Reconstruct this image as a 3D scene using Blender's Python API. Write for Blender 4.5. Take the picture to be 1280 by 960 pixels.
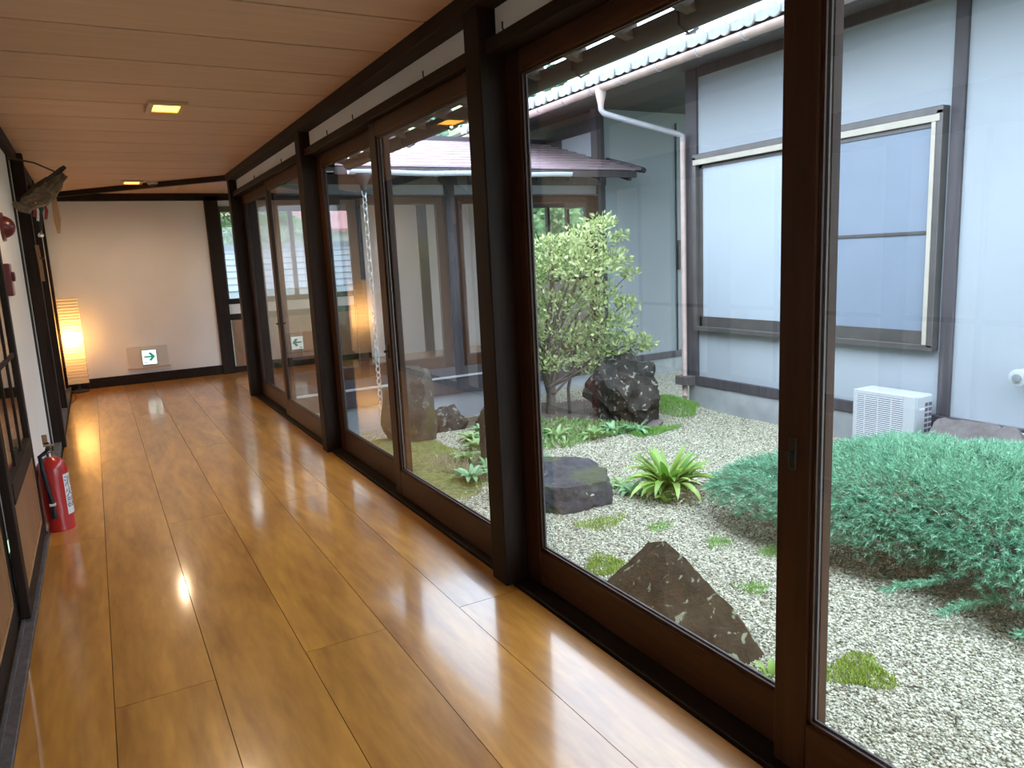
import bpy, bmesh, math, random
import numpy as np
from mathutils import Vector, Matrix, noise
from math import sin, cos, pi, radians

for o in list(bpy.data.objects): bpy.data.objects.remove(o, do_unlink=True)
S = bpy.context.scene
COL = S.collection
random.seed(7); RNG = np.random.default_rng(7)

# ------------------------------------------------------------------ camera
YAW, PITCH, ROLL, FPX = radians(28.87), radians(9.77), radians(-2.77), 928.0
fw = Vector((sin(YAW)*cos(PITCH), cos(YAW)*cos(PITCH), -sin(PITCH)))
rt = Vector((cos(YAW), -sin(YAW), 0)); up = rt.cross(fw)
rt, up = rt*cos(ROLL)+up*sin(ROLL), -rt*sin(ROLL)+up*cos(ROLL)
cam = bpy.data.cameras.new('camera'); camo = bpy.data.objects.new('camera', cam); COL.objects.link(camo)
camo.matrix_world = Matrix(((rt.x, up.x, -fw.x, 0), (rt.y, up.y, -fw.y, 0), (rt.z, up.z, -fw.z, 1.36), (0, 0, 0, 1)))
cam.sensor_width = 36; cam.lens = FPX/1280*36; cam.clip_start = .02; cam.clip_end = 400
S.camera = camo

# ------------------------------------------------------------------ sky (overcast day) and exposure
W = bpy.data.worlds.new('overcast'); S.world = W; W.use_nodes = True
wn = W.node_tree.nodes; wl = W.node_tree.links; wn.clear()
wo = wn.new('ShaderNodeOutputWorld'); bg = wn.new('ShaderNodeBackground')
tc = wn.new('ShaderNodeTexCoord'); sx = wn.new('ShaderNodeSeparateXYZ'); mr = wn.new('ShaderNodeMapRange')
mix = wn.new('ShaderNodeMix'); mix.data_type = 'RGBA'
mr.inputs[1].default_value = 0; mr.inputs[2].default_value = 1
wl.new(tc.outputs['Generated'], sx.inputs[0]); wl.new(sx.outputs['Z'], mr.inputs[0]); wl.new(mr.outputs[0], mix.inputs[0])
mix.inputs[6].default_value = (.66, .80, .96, 1); mix.inputs[7].default_value = (1.0, 1.22, 1.5, 1)
wl.new(mix.outputs[2], bg.inputs[0]); bg.inputs[1].default_value = 6.2
wl.new(bg.outputs[0], wo.inputs[0])
S.view_settings.view_transform = 'Standard'; S.view_settings.look = 'None'
S.view_settings.exposure = 0.2; S.view_settings.gamma = 1.0; S.view_settings.use_curve_mapping = False
S.cycles.transparent_max_bounces = 32
S.cycles.max_bounces = 10; S.cycles.diffuse_bounces = 5; S.cycles.glossy_bounces = 5
S.cycles.sample_clamp_indirect = 6

# ------------------------------------------------------------------ materials
MATS = {}
def newmat(name):
    m = bpy.data.materials.new(name); m.use_nodes = True; MATS[name] = m
    n = m.node_tree.nodes; b = n['Principled BSDF']
    return m, n, m.node_tree.links, b
def ramp(n, cols):
    r = n.new('ShaderNodeValToRGB'); e = r.color_ramp.elements
    e[0].position, e[0].color = cols[0][0], (*cols[0][1], 1)
    e[1].position, e[1].color = cols[-1][0], (*cols[-1][1], 1)
    for p, c in cols[1:-1]:
        k = e.new(p); k.color = (*c, 1)
    return r
def coords(n, l, scale=(1, 1, 1), rand=False, out='Object'):
    t = n.new('ShaderNodeTexCoord'); mp = n.new('ShaderNodeMapping'); mp.inputs['Scale'].default_value = scale
    l.new(t.outputs[out], mp.inputs[0])
    if rand:
        oi = n.new('ShaderNodeObjectInfo'); cb = n.new('ShaderNodeCombineXYZ')
        mu = n.new('ShaderNodeMath'); mu.operation = 'MULTIPLY'; mu.inputs[1].default_value = 37.0
        l.new(oi.outputs['Random'], mu.inputs[0])
        for k in range(3): l.new(mu.outputs[0], cb.inputs[k])
        l.new(cb.outputs[0], mp.inputs['Location'])
    return mp
def bump(n, l, b, src, dist, strength=1.0):
    bp = n.new('ShaderNodeBump'); bp.inputs['Distance'].default_value = dist; bp.inputs['Strength'].default_value = strength
    l.new(src, bp.inputs['Height']); l.new(bp.outputs[0], b.inputs['Normal'])
def plain(name, col, rough=.6, metal=0.0, nscale=0, namt=.12, bmp=0.0, spec=.5, coat=0):
    m, n, l, b = newmat(name)
    b.inputs['Roughness'].default_value = rough; b.inputs['Metallic'].default_value = metal
    b.inputs['Specular IOR Level'].default_value = spec; b.inputs['Coat Weight'].default_value = coat
    b.inputs['Base Color'].default_value = (*col, 1)
    if nscale:
        mp = coords(n, l); nz = n.new('ShaderNodeTexNoise'); nz.inputs['Scale'].default_value = nscale; nz.inputs['Detail'].default_value = 5
        l.new(mp.outputs[0], nz.inputs[0])
        r = ramp(n, [(.3, tuple(c*(1-namt) for c in col)), (.7, tuple(min(1, c*(1+namt)) for c in col))])
        l.new(nz.outputs[0], r.inputs[0]); l.new(r.outputs[0], b.inputs['Base Color'])
        if bmp: bump(n, l, b, nz.outputs[0], bmp)
    return m
def wood(name, c1, c2, rough=.5, axis='y', stretch=14, scale=3.0, rand=False, bmp=.0006, coat=0, coatr=.1, tone=.0, rvar=0, spec=.5):
    m, n, l, b = newmat(name)
    sc = {'x': (1, stretch, stretch), 'y': (stretch, 1, stretch), 'z': (stretch, stretch, 1)}[axis]
    mp = coords(n, l, sc, rand)
    nz = n.new('ShaderNodeTexNoise'); nz.inputs['Scale'].default_value = scale*.35; nz.inputs['Detail'].default_value = 7; nz.inputs['Distortion'].default_value = 1.2
    l.new(mp.outputs[0], nz.inputs[0])
    w = n.new('ShaderNodeTexNoise'); w.inputs['Scale'].default_value = scale*2.2; w.inputs['Detail'].default_value = 4
    l.new(mp.outputs[0], w.inputs[0])
    mx = n.new('ShaderNodeMix'); mx.inputs[0].default_value = .35
    l.new(nz.outputs[0], mx.inputs[2]); l.new(w.outputs[0], mx.inputs[3])
    r = ramp(n, [(.34, c1), (.5, tuple((a+b_)/2 for a, b_ in zip(c1, c2))), (.66, c2)])
    l.new(mx.outputs[0], r.inputs[0]); col = r.outputs[0]
    if tone:
        oi = n.new('ShaderNodeObjectInfo'); mrr = n.new('ShaderNodeMapRange')
        mrr.inputs[3].default_value = 1-tone; mrr.inputs[4].default_value = 1+tone; l.new(oi.outputs['Random'], mrr.inputs[0])
        hs = n.new('ShaderNodeHueSaturation'); l.new(mrr.outputs[0], hs.inputs['Value']); l.new(col, hs.inputs['Color']); col = hs.outputs[0]
    l.new(col, b.inputs['Base Color'])
    b.inputs['Roughness'].default_value = rough; b.inputs['Specular IOR Level'].default_value = spec
    b.inputs['Coat Weight'].default_value = coat; b.inputs['Coat Roughness'].default_value = coatr
    if rvar:
        mp2 = coords(n, l, (1, 1, 1), rand); n2 = n.new('ShaderNodeTexNoise'); n2.inputs['Scale'].default_value = 3; l.new(mp2.outputs[0], n2.inputs[0])
        m2 = n.new('ShaderNodeMapRange'); m2.inputs[3].default_value = rough-rvar; m2.inputs[4].default_value = rough+rvar
        l.new(n2.outputs[0], m2.inputs[0]); l.new(m2.outputs[0], b.inputs['Roughness'])
    if bmp: bump(n, l, b, mx.outputs[0], bmp)
    return m
def leafmat(name, c1, c2, rough=.5, trans=.25):
    m, n, l, b = newmat(name)
    g = n.new('ShaderNodeNewGeometry'); r = ramp(n, [(0, c1), (1, c2)]); oi = n.new('ShaderNodeObjectInfo')
    ad = n.new('ShaderNodeMath'); ad.operation = 'ADD'; fr = n.new('ShaderNodeMath'); fr.operation = 'FRACT'
    l.new(g.outputs['Random Per Island'], ad.inputs[0]); l.new(oi.outputs['Random'], ad.inputs[1]); l.new(ad.outputs[0], fr.inputs[0])
    l.new(fr.outputs[0], r.inputs[0]); l.new(r.outputs[0], b.inputs['Base Color'])
    b.inputs['Roughness'].default_value = rough; b.inputs['Specular IOR Level'].default_value = .35
    tr = n.new('ShaderNodeBsdfTranslucent'); ms = n.new('ShaderNodeMixShader'); ms.inputs[0].default_value = trans
    l.new(r.outputs[0], tr.inputs[0]); l.new(b.outputs[0], ms.inputs[1]); l.new(tr.outputs[0], ms.inputs[2])
    l.new(ms.outputs[0], n['Material Output'].inputs[0])
    return m
def emit(name, col, st):
    m, n, l, b = newmat(name)
    b.inputs['Base Color'].default_value = (*[min(1, c) for c in col], 1)
    b.inputs['Emission Color'].default_value = (*col, 1); b.inputs['Emission Strength'].default_value = st
    b.inputs['Roughness'].default_value = .8
    return m
def glassmat(name, f0=.042, tint=(.995, 1, .998)):
    m, n, l, b = newmat(name); n.remove(b)
    lw = n.new('ShaderNodeLayerWeight'); lw.inputs[0].default_value = .5
    pw = n.new('ShaderNodeMath'); pw.operation = 'POWER'; pw.inputs[1].default_value = 5; l.new(lw.outputs['Facing'], pw.inputs[0])
    mr_ = n.new('ShaderNodeMapRange'); mr_.inputs[3].default_value = f0; mr_.inputs[4].default_value = 1; l.new(pw.outputs[0], mr_.inputs[0])
    tr = n.new('ShaderNodeBsdfTransparent'); tr.inputs[0].default_value = (*tint, 1)
    gl = n.new('ShaderNodeBsdfGlossy'); gl.inputs['Roughness'].default_value = 0
    ms = n.new('ShaderNodeMixShader'); l.new(mr_.outputs[0], ms.inputs[0]); l.new(tr.outputs[0], ms.inputs[1]); l.new(gl.outputs[0], ms.inputs[2])
    l.new(ms.outputs[0], n['Material Output'].inputs[0])
    return m
def rockmat(name, c1, c2, lich=(.42, .46, .36), amt=.64, moss=None):
    m, n, l, b = newmat(name); mp = coords(n, l)
    a = n.new('ShaderNodeTexNoise'); a.inputs['Scale'].default_value = 7; a.inputs['Detail'].default_value = 9; a.inputs['Roughness'].default_value = .7
    l.new(mp.outputs[0], a.inputs[0]); r = ramp(n, [(.3, c1), (.7, c2)]); l.new(a.outputs[0], r.inputs[0])
    v = n.new('ShaderNodeTexNoise'); v.inputs['Scale'].default_value = 16; v.inputs['Detail'].default_value = 5; v.inputs['Distortion'].default_value = .6
    l.new(mp.outputs[0], v.inputs[0]); k = ramp(n, [(amt, (0, 0, 0)), (amt+.035, (1, 1, 1))]); l.new(v.outputs[0], k.inputs[0])
    mx = n.new('ShaderNodeMix'); mx.data_type = 'RGBA'; l.new(k.outputs[0], mx.inputs[0]); l.new(r.outputs[0], mx.inputs[6]); mx.inputs[7].default_value = (*lich, 1)
    out = mx.outputs[2]
    if moss:
        g = n.new('ShaderNodeTexNoise'); g.inputs['Scale'].default_value = 3.2; g.inputs['Detail'].default_value = 4; l.new(mp.outputs[0], g.inputs[0])
        q = ramp(n, [(.52, (0, 0, 0)), (.62, (1, 1, 1))]); l.new(g.outputs[0], q.inputs[0])
        m3 = n.new('ShaderNodeMix'); m3.data_type = 'RGBA'; l.new(q.outputs[0], m3.inputs[0]); l.new(out, m3.inputs[6]); m3.inputs[7].default_value = (*moss, 1); out = m3.outputs[2]
    l.new(out, b.inputs['Base Color']); b.inputs['Roughness'].default_value = .9; b.inputs['Specular IOR Level'].default_value = .2
    bump(n, l, b, a.outputs[0], .03, .8)
    return m

wood('floor_wood', (.36, .135, .020), (.72, .33, .058), rough=.3, axis='y', stretch=6, scale=2.6, rand=True, bmp=0, coat=.8, coatr=.11, tone=.10)
wood('floor_wood_cross', (.42, .165, .024), (.66, .31, .058), rough=.3, axis='x', stretch=9, scale=2.2, rand=True, bmp=0, coat=.8, coatr=.11, tone=.10)
wood('ceiling_wood', (.58, .36, .23), (.67, .43, .285), rough=.55, axis='x', stretch=16, scale=2.0, rand=True, bmp=.0003, tone=.04)
wood('ceiling_wood_cross', (.58, .36, .23), (.67, .43, .285), rough=.55, axis='y', stretch=16, scale=2.0, rand=True, bmp=.0003, tone=.04)
wood('dark_timber', (.012, .007, .005), (.032, .018, .012), rough=.6, axis='z', bmp=.0005, spec=.18)
wood('dark_timber_h', (.012, .007, .005), (.032, .018, .012), rough=.6, axis='y', bmp=.0005, spec=.18)
wood('door_timber', (.028, .010, .004), (.062, .024, .010), rough=.45, spec=.25, axis='z', bmp=.0004)  # darker copy of the door rail wood, backlit shade put into its colour
wood('door_timber_h', (.040, .014, .006), (.09, .035, .014), rough=.45, spec=.25, axis='y', bmp=.0004)
wood('panel_wood', (.22, .095, .035), (.34, .16, .065), rough=.45, axis='z', rand=True, stretch=8)
wood('grey_timber', (.07, .058, .055), (.15, .125, .115), rough=.7, axis='z', bmp=.001)
wood('outer_timber', (.035, .03, .035), (.085, .07, .075), rough=.65, axis='z', bmp=.001)
wood('soffit_timber', (.036, .031, .030), (.080, .069, .066), rough=.6, axis='x')
wood('brown_soffit', (.05, .032, .024), (.11, .075, .055), rough=.65, axis='x')
wood('pale_wood', (.55, .36, .2), (.68, .48, .3), rough=.5, axis='x')
wood('tag_wood', (.35, .18, .07), (.5, .28, .12), rough=.5, axis='z')
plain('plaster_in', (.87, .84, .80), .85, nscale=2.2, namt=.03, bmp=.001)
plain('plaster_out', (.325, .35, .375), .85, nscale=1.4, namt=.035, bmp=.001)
plain('concrete', (.30, .31, .31), .85, nscale=5, namt=.16, bmp=.002)
plain('black_metal', (.012, .012, .013), .4)
plain('black_rubber', (.015, .015, .016), .55)
plain('sash_metal', (.10, .09, .085), .4, metal=.3, nscale=6, namt=.15)
plain('sash_tan', (.42, .37, .30), .45, nscale=4, namt=.1)
plain('sill_light', (.55, .56, .57), .4, metal=.3)
plain('frosted_white', (.37, .41, .455), .3, nscale=3, namt=.015)
plain('screen_grey', (.185, .22, .275), .5, nscale=3, namt=.03)
plain('gutter_copper', (.42, .31, .27), .45, nscale=6, namt=.15)
plain('gutter_grey', (.30, .29, .31), .5, nscale=6, namt=.15)
plain('gutter_clear', (.62, .66, .74), .3)
plain('gutter_dark', (.05, .045, .045), .5)
plain('kawara', (.40, .43, .43), .3, nscale=9, namt=.2)
plain('metal_roof', (.40, .29, .31), .25, metal=.25, nscale=5, namt=.08)
plain('metal_dark', (.06, .055, .065), .4, metal=.3)
plain('ac_white', (.44, .45, .46), .45)
plain('ac_grille', (.62, .62, .64), .5)
plain('ac_dark', (.10, .08, .10), .6)
plain('pipe_white', (.42, .43, .43), .45)
plain('pipe_core', (.2, .21, .22), .6)
plain('extinguisher_red', (.52, .022, .016), .28, coat=.4)
plain('alarm_red', (.09, .004, .007), .3, coat=.4)
plain('chrome', (.7, .7, .7), .2, metal=1)
plain('gauge_white', (.8, .8, .78), .5)
plain('glyph_black', (.02, .02, .02), .6)
plain('straw', (.20, .155, .10), .9, nscale=30, namt=.35, bmp=.004)
plain('red_cord', (.28, .02, .03), .7)
plain('green_cord', (.03, .10, .04), .7)
plain('white_cord', (.7, .68, .64), .7)
plain('sign_board', (.72, .66, .58), .55)
plain('brass_tan', (.45, .30, .14), .4)
plain('chain_metal', (.60, .61, .58), .4, metal=.3)
plain('bark', (.10, .075, .055), .9, nscale=20, namt=.4, bmp=.006)
plain('bark_dark', (.055, .04, .03), .9, nscale=20, namt=.4, bmp=.006)
plain('soil', (.10, .075, .05), .95, nscale=12, namt=.35, bmp=.01)
plain('moss_base', (.13, .135, .035), .95, nscale=22, namt=.6, bmp=.01)
plain('far_ground', (.20, .25, .12), .95, nscale=.6, namt=.3)
plain('far_grey_tile', (.11, .115, .125), .55, nscale=3, namt=.2)
plain('far_red_roof', (.36, .13, .12), .6, nscale=2, namt=.15)
plain('far_orange_roof', (.42, .22, .12), .6, nscale=2, namt=.15)
plain('far_wall', (.62, .60, .56), .85, nscale=1.5, namt=.06)
plain('far_window', (.08, .10, .13), .15)
plain('far_timber', (.15, .11, .09), .7)
m, n, l, b = newmat('lantern_paper'); n.remove(b)
df = n.new('ShaderNodeBsdfDiffuse'); df.inputs[0].default_value = (.86, .80, .68, 1); tl = n.new('ShaderNodeBsdfTranslucent'); tl.inputs[0].default_value = (.92, .80, .58, 1)
ms = n.new('ShaderNodeMixShader'); ms.inputs[0].default_value = .55; l.new(df.outputs[0], ms.inputs[1]); l.new(tl.outputs[0], ms.inputs[2]); l.new(ms.outputs[0], n['Material Output'].inputs[0])
emit('lantern_bulb', (1.0, .66, .28), 12)
emit('ceiling_lamp', (1.0, .5, .06), 6)
emit('sign_white', (.80, .93, .93), .95)
emit('sign_green', (.02, .30, .20), .5)
glassmat('glass')
m, n, l, b = newmat('insect_screen'); b.inputs['Base Color'].default_value = (.42, .43, .43, 1); b.inputs['Roughness'].default_value = .8
tr = n.new('ShaderNodeBsdfTransparent'); ms = n.new('ShaderNodeMixShader'); ms.inputs[0].default_value = .78; l.new(b.outputs[0], ms.inputs[1]); l.new(tr.outputs[0], ms.inputs[2]); l.new(ms.outputs[0], n['Material Output'].inputs[0])
glassmat('window_glass', .04, (.9, .93, .93))
leafmat('juniper', (.085, .25, .135), (.34, .61, .40), .6, .2)
leafmat('juniper_brown', (.12, .08, .05), (.26, .18, .11), .8, .1)
leafmat('tree_leaf', (.15, .24, .07), (.64, .68, .32), .45, .35)
leafmat('fern_leaf', (.12, .27, .03), (.42, .55, .15), .4, .3)
leafmat('weed_leaf', (.15, .30, .08), (.42, .55, .24), .45, .3)
leafmat('weed_mint', (.14, .32, .13), (.36, .56, .30), .45, .3)
leafmat('moss_blade', (.20, .30, .04), (.42, .52, .10), .7, .25)
leafmat('grass_blade', (.12, .30, .05), (.32, .52, .12), .6, .25)
leafmat('dry_stem', (.30, .24, .14), (.52, .45, .30), .8, .1)
leafmat('conifer', (.08, .18, .12), (.22, .36, .25), .8, .15)
leafmat('far_leaf', (.12, .24, .08), (.32, .42, .18), .8, .2)
rockmat('rock_brown', (.024, .016, .008), (.075, .052, .028), (.24, .25, .155), .595, None)
rockmat('rock_dark', (.014, .013, .011), (.07, .062, .05), (.24, .23, .19), .60, None)
rockmat('rock_slab', (.03, .03, .034), (.085, .082, .088), (.6, .58, .5), .69, (.075, .08, .045))
rockmat('rock_tall', (.045, .036, .028), (.11, .09, .07), (.24, .21, .17), .63, (.09, .085, .03))
rockmat('rock_pale', (.11, .09, .085), (.19, .165, .155), (.24, .22, .20), .66, None)
m, n, l, b = newmat('gravel')
mp = coords(n, l); v = n.new('ShaderNodeTexVoronoi'); v.inputs['Scale'].default_value = 75; l.new(mp.outputs[0], v.inputs['Vector'])
r = ramp(n, [(0, (.13, .12, .08)), (.5, (.34, .32, .235)), (1, (.54, .515, .40))]); sp = n.new('ShaderNodeSeparateColor'); l.new(v.outputs['Color'], sp.inputs[0]); l.new(sp.outputs[0], r.inputs[0])
l.new(r.outputs[0], b.inputs['Base Color']); b.inputs['Roughness'].default_value = .9; bump(n, l, b, v.outputs['Distance'], .008, .8)
m, n, l, b = newmat('pebble')
g = n.new('ShaderNodeNewGeometry'); r = ramp(n, [(0, (.08, .072, .045)), (.3, (.28, .26, .175)), (.75, (.49, .465, .335)), (1, (.78, .76, .59))])
l.new(g.outputs['Random Per Island'], r.inputs[0]); l.new(r.outputs[0], b.inputs['Base Color']); b.inputs['Roughness'].default_value = .85
M = MATS

# ------------------------------------------------------------------ builders
def tag(o, label=None, cat=None, group=None, kind=None):
    if label: o['label'] = label
    if cat: o['category'] = cat
    if group: o['group'] = group
    if kind: o['kind'] = kind
    return o
def link(o, parent=None):
    COL.objects.link(o)
    if parent is not None: o.parent = parent
    return o
def wloc(o):
    v = Vector((0, 0, 0))
    while o is not None: v = v+o.location; o = o.parent
    return v
def empty(name, loc=(0, 0, 0), rz=0, parent=None):
    o = bpy.data.objects.new(name, None); o.empty_display_size = .05
    o.location = Vector(loc)-(wloc(parent) if parent else Vector((0, 0, 0))); o.rotation_euler[2] = rz
    return link(o, parent)
class MB:
    def __init__(s): s.v = []; s.f = []
    def add(s, vs, fs):
        k = len(s.v); s.v += [tuple(p) for p in vs]; s.f += [tuple(i+k for i in q) for q in fs]; return s
    def box(s, x0, x1, y0, y1, z0, z1):
        if x0 > x1: x0, x1 = x1, x0
        if y0 > y1: y0, y1 = y1, y0
        if z0 > z1: z0, z1 = z1, z0
        return s.add([(x0, y0, z0), (x1, y0, z0), (x1, y1, z0), (x0, y1, z0), (x0, y0, z1), (x1, y0, z1), (x1, y1, z1), (x0, y1, z1)],
                     [(0, 3, 2, 1), (4, 5, 6, 7), (0, 1, 5, 4), (1, 2, 6, 5), (2, 3, 7, 6), (3, 0, 4, 7)])
    def prism(s, poly, z0, z1):           # poly: ccw xy list
        k = len(poly)
        return s.add([(x, y, z0) for x, y in poly]+[(x, y, z1) for x, y in poly],
                     [tuple(reversed(range(k))), tuple(range(k, 2*k))]+[(i, (i+1) % k, (i+1) % k+k, i+k) for i in range(k)])
    def extrude(s, poly, d):              # poly: 3D points, d: vector
        k = len(poly); d = Vector(d); P = [Vector(p) for p in poly]
        return s.add(P+[p+d for p in P], [tuple(reversed(range(k))), tuple(range(k, 2*k))]+[(i, (i+1) % k, (i+1) % k+k, i+k) for i in range(k)])
    def tube(s, pts, r, n=8, cap=True):
        P = [Vector(p) for p in pts]; k = len(P); R = r if isinstance(r, (list, tuple)) else [r]*k
        vs = []; prev = None
        for i in range(k):
            t = (P[min(i+1, k-1)]-P[max(i-1, 0)]).normalized()
            a = prev if prev is not None else (Vector((0, 0, 1)) if abs(t.z) < .9 else Vector((1, 0, 0)))
            a = (a-t*a.dot(t)).normalized(); prev = a; c = t.cross(a)
            vs += [P[i]+(a*cos(2*pi*j/n)+c*sin(2*pi*j/n))*R[i] for j in range(n)]
        fs = [(i*n+j, i*n+(j+1) % n, (i+1)*n+(j+1) % n, (i+1)*n+j) for i in range(k-1) for j in range(n)]
        if cap: fs += [tuple(reversed(range(n))), tuple((k-1)*n+j for j in range(n))]
        return s.add(vs, fs)
    def lathe(s, prof, c=(0, 0, 0), n=20, axis='z'):
        vs = []
        for r, z in prof:
            for j in range(n):
                a = 2*pi*j/n; p = (r*cos(a), r*sin(a), z)
                if axis == 'x': p = (z, r*cos(a), r*sin(a))
                if axis == 'y': p = (r*sin(a), z, r*cos(a))
                vs.append((p[0]+c[0], p[1]+c[1], p[2]+c[2]))
        k = len(prof)
        fs = [(i*n+j, i*n+(j+1) % n, (i+1)*n+(j+1) % n, (i+1)*n+j) for i in range(k-1) for j in range(n)]
        fs += [tuple(reversed(range(n))), tuple((k-1)*n+j for j in range(n))]
        return s.add(vs, fs)
    def mesh(s, name, mat, off=(0, 0, 0), smooth=False):
        me = bpy.data.meshes.new(name)
        me.from_pydata([(x-off[0], y-off[1], z-off[2]) for x, y, z in s.v], [], s.f); me.update()
        bm = bmesh.new(); bm.from_mesh(me); bmesh.ops.recalc_face_normals(bm, faces=bm.faces); bm.to_mesh(me); bm.free()
        if smooth:
            me.polygons.foreach_set('use_smooth', [True]*len(me.polygons))
            me.set_sharp_from_angle(angle=radians(38))
        me.materials.append(M[mat]); return me
    def build(s, name, mat, parent=None, smooth=False, bevel=0, origin=None):
        po = wloc(parent) if parent is not None else Vector((0, 0, 0))
        if origin is None:
            xs = np.array(s.v); origin = tuple((xs.min(0)+xs.max(0))/2)
        me = s.mesh(name, mat, origin, smooth)
        o = bpy.data.objects.new(name, me); o.location = Vector(origin)-po; link(o, parent)
        if bevel:
            bv = o.modifiers.new('bevel', 'BEVEL'); bv.width = bevel; bv.segments = 1; bv.limit_method = 'ANGLE'
        return o
def box(name, mat, parent, *b, bevel=0): return MB().box(*b).build(name, mat, parent, bevel=bevel)
def inst(name, me, loc, parent=None, rz=0, rot=None, sc=None):
    o = bpy.data.objects.new(name, me); po = wloc(parent) if parent is not None else Vector((0, 0, 0))
    o.location = Vector(loc)-po
    o.rotation_euler = rot if rot else (0, 0, rz)
    if sc: o.scale = sc
    return link(o, parent)
def npmesh(name, V, F, mat):               # V (n,3), F (m,3 or 4)
    me = bpy.data.meshes.new(name); V = np.asarray(V, np.float32); F = np.asarray(F, np.int32); k = F.shape[1]
    me.vertices.add(len(V)); me.vertices.foreach_set('co', V.ravel())
    me.loops.add(F.size); me.loops.foreach_set('vertex_index', F.ravel())
    me.polygons.add(len(F)); me.polygons.foreach_set('loop_start', np.arange(0, F.size, k, dtype=np.int32))
    me.update(calc_edges=True); me.materials.append(M[mat]); return me
def clip(poly, a, b, c):                   # keep a*x+b*y<=c
    out = []
    for i in range(len(poly)):
        p, q = poly[i], poly[(i+1) % len(poly)]; dp = a*p[0]+b*p[1]-c; dq = a*q[0]+b*q[1]-c
        if dp <= 0: out.append(p)
        if dp*dq < 0:
            t = dp/(dp-dq); out.append((p[0]+(q[0]-p[0])*t, p[1]+(q[1]-p[1])*t))
    return out
TRIM = [0]
def trim(label, mat, *b, bevel=.003):
    TRIM[0] += 1
    o = box('trim_%d' % TRIM[0], mat, None, *b, bevel=bevel); return tag(o, label, 'timber', kind='structure')

XL, XW, XG = -.365, -.43, 1.42             # floor edge left, left wall face, glass wall inner face
YE, YC, ZC = 10.42, 8.42, 2.33             # end wall, corner of the turn, ceiling
Y0 = -2.85

# ------------------------------------------------------------------ floor
fl = box('floor', 'dark_timber_h', None, XW-.1, 1.56, Y0, YE+.1, -.12, -.022)
tag(fl, 'glossy honey brown plank floor of the long corridor', 'floor', kind='structure')
PW, PL = .303, 3.636
edges = [XL]+[-.105+PW*k for k in range(0, 6)]
edges[-1] = 1.385
for c in range(len(edges)-1):
    a, b_ = edges[c]+.0012, edges[c+1]-.0012
    y = 2.53 if c % 2 == 1 else 4.35
    y -= PL*2
    me = None
    while y < YE:
        y0, y1 = max(y, Y0)+.0015, min(y+PL, YE)-.0015
        if y1-y0 > .1: MB().box(a, b_, y0, y1, -.022, 0).build('plank', 'floor_wood', fl)
        y += PL
f2 = box('floor', 'dark_timber_h', None, 1.56, 7.7, YC+.05, YE+.1, -.12, -.022)
tag(f2, 'brown plank floor of the side corridor beyond the turn', 'floor', kind='structure')
for k in range(7):
    a, b_ = YC+.06+k*.28, YC+.06+(k+1)*.28
    x = 1.386-(k % 2)*1.5
    while x < 7.7:
        x0, x1 = max(x, 1.387), min(x+3.0, 7.7)
        if x1-x0 > .1: MB().box(x0+.001, x1-.001, a+.001, b_-.001, -.022, 0).build('plank', 'floor_wood_cross', f2)
        x += 3.0

# ------------------------------------------------------------------ ceiling (mitred at the turn)
ce = box('ceiling', 'dark_timber_h', None, XW-.1, 1.5, Y0, YE+.1, ZC+.015, ZC+.05)
tag(ce, 'reddish brown ceiling of wide flush boards', 'ceiling', kind='structure')
A, B = (1.40, 8.36), (XW, 10.40)
na, nb = -(B[1]-A[1]), (B[0]-A[0]); nc = na*A[0]+nb*A[1]     # keep side: corridor
sgn = 1 if na*0+nb*0-nc <= 0 else -1
k = -14
while True:
    y0, y1 = 3.505+.487*k, 3.505+.487*(k+1); k += 1
    if y0 > YE: break
    if y1 < Y0: continue
    p = clip([(XW, y0+.0075), (1.40, y0+.0075), (1.40, y1-.0075), (XW, y1-.0075)], sgn*na, sgn*nb, sgn*nc)
    p = clip(p, 0, 1, YE)
    if len(p) >= 3: MB().prism(p, ZC, ZC+.014).build('ceiling_board', 'ceiling_wood', ce)
c2 = box('ceiling', 'dark_timber_h', None, 1.5, 7.7, YC+.05, YE+.1, ZC+.015, ZC+.05)
tag(c2, 'brown board ceiling of the side corridor beyond the diagonal trim', 'ceiling', kind='structure')
for k in range(17):
    x0, x1 = XW+.487*k, XW+.487*(k+1)
    p = clip([(x0+.0022, 8.3), (x1-.0022, 8.3), (x1-.0022, YE), (x0+.0022, YE)], -sgn*na, -sgn*nb, -sgn*nc)
    if x0 > 1.3: p = clip(p, 0, -1, -YC-.05)
    if len(p) >= 3: MB().prism(p, ZC, ZC+.014).build('ceiling_board', 'ceiling_wood_cross', c2)
d = Vector((B[0]-A[0], B[1]-A[1], 0)).normalized(); nn = Vector((-d.y, d.x, 0))*.03
q = [Vector((*A, ZC-.055))-d*.05, Vector((*B, ZC-.055))]
o = MB().extrude([q[0]-nn, q[0]+nn, q[1]+nn, q[1]-nn], (0, 0, .07)).build('trim_90', 'dark_timber_h', None)
tag(o, 'slim dark diagonal trim crossing the ceiling at the turn', 'timber', kind='structure')

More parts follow.
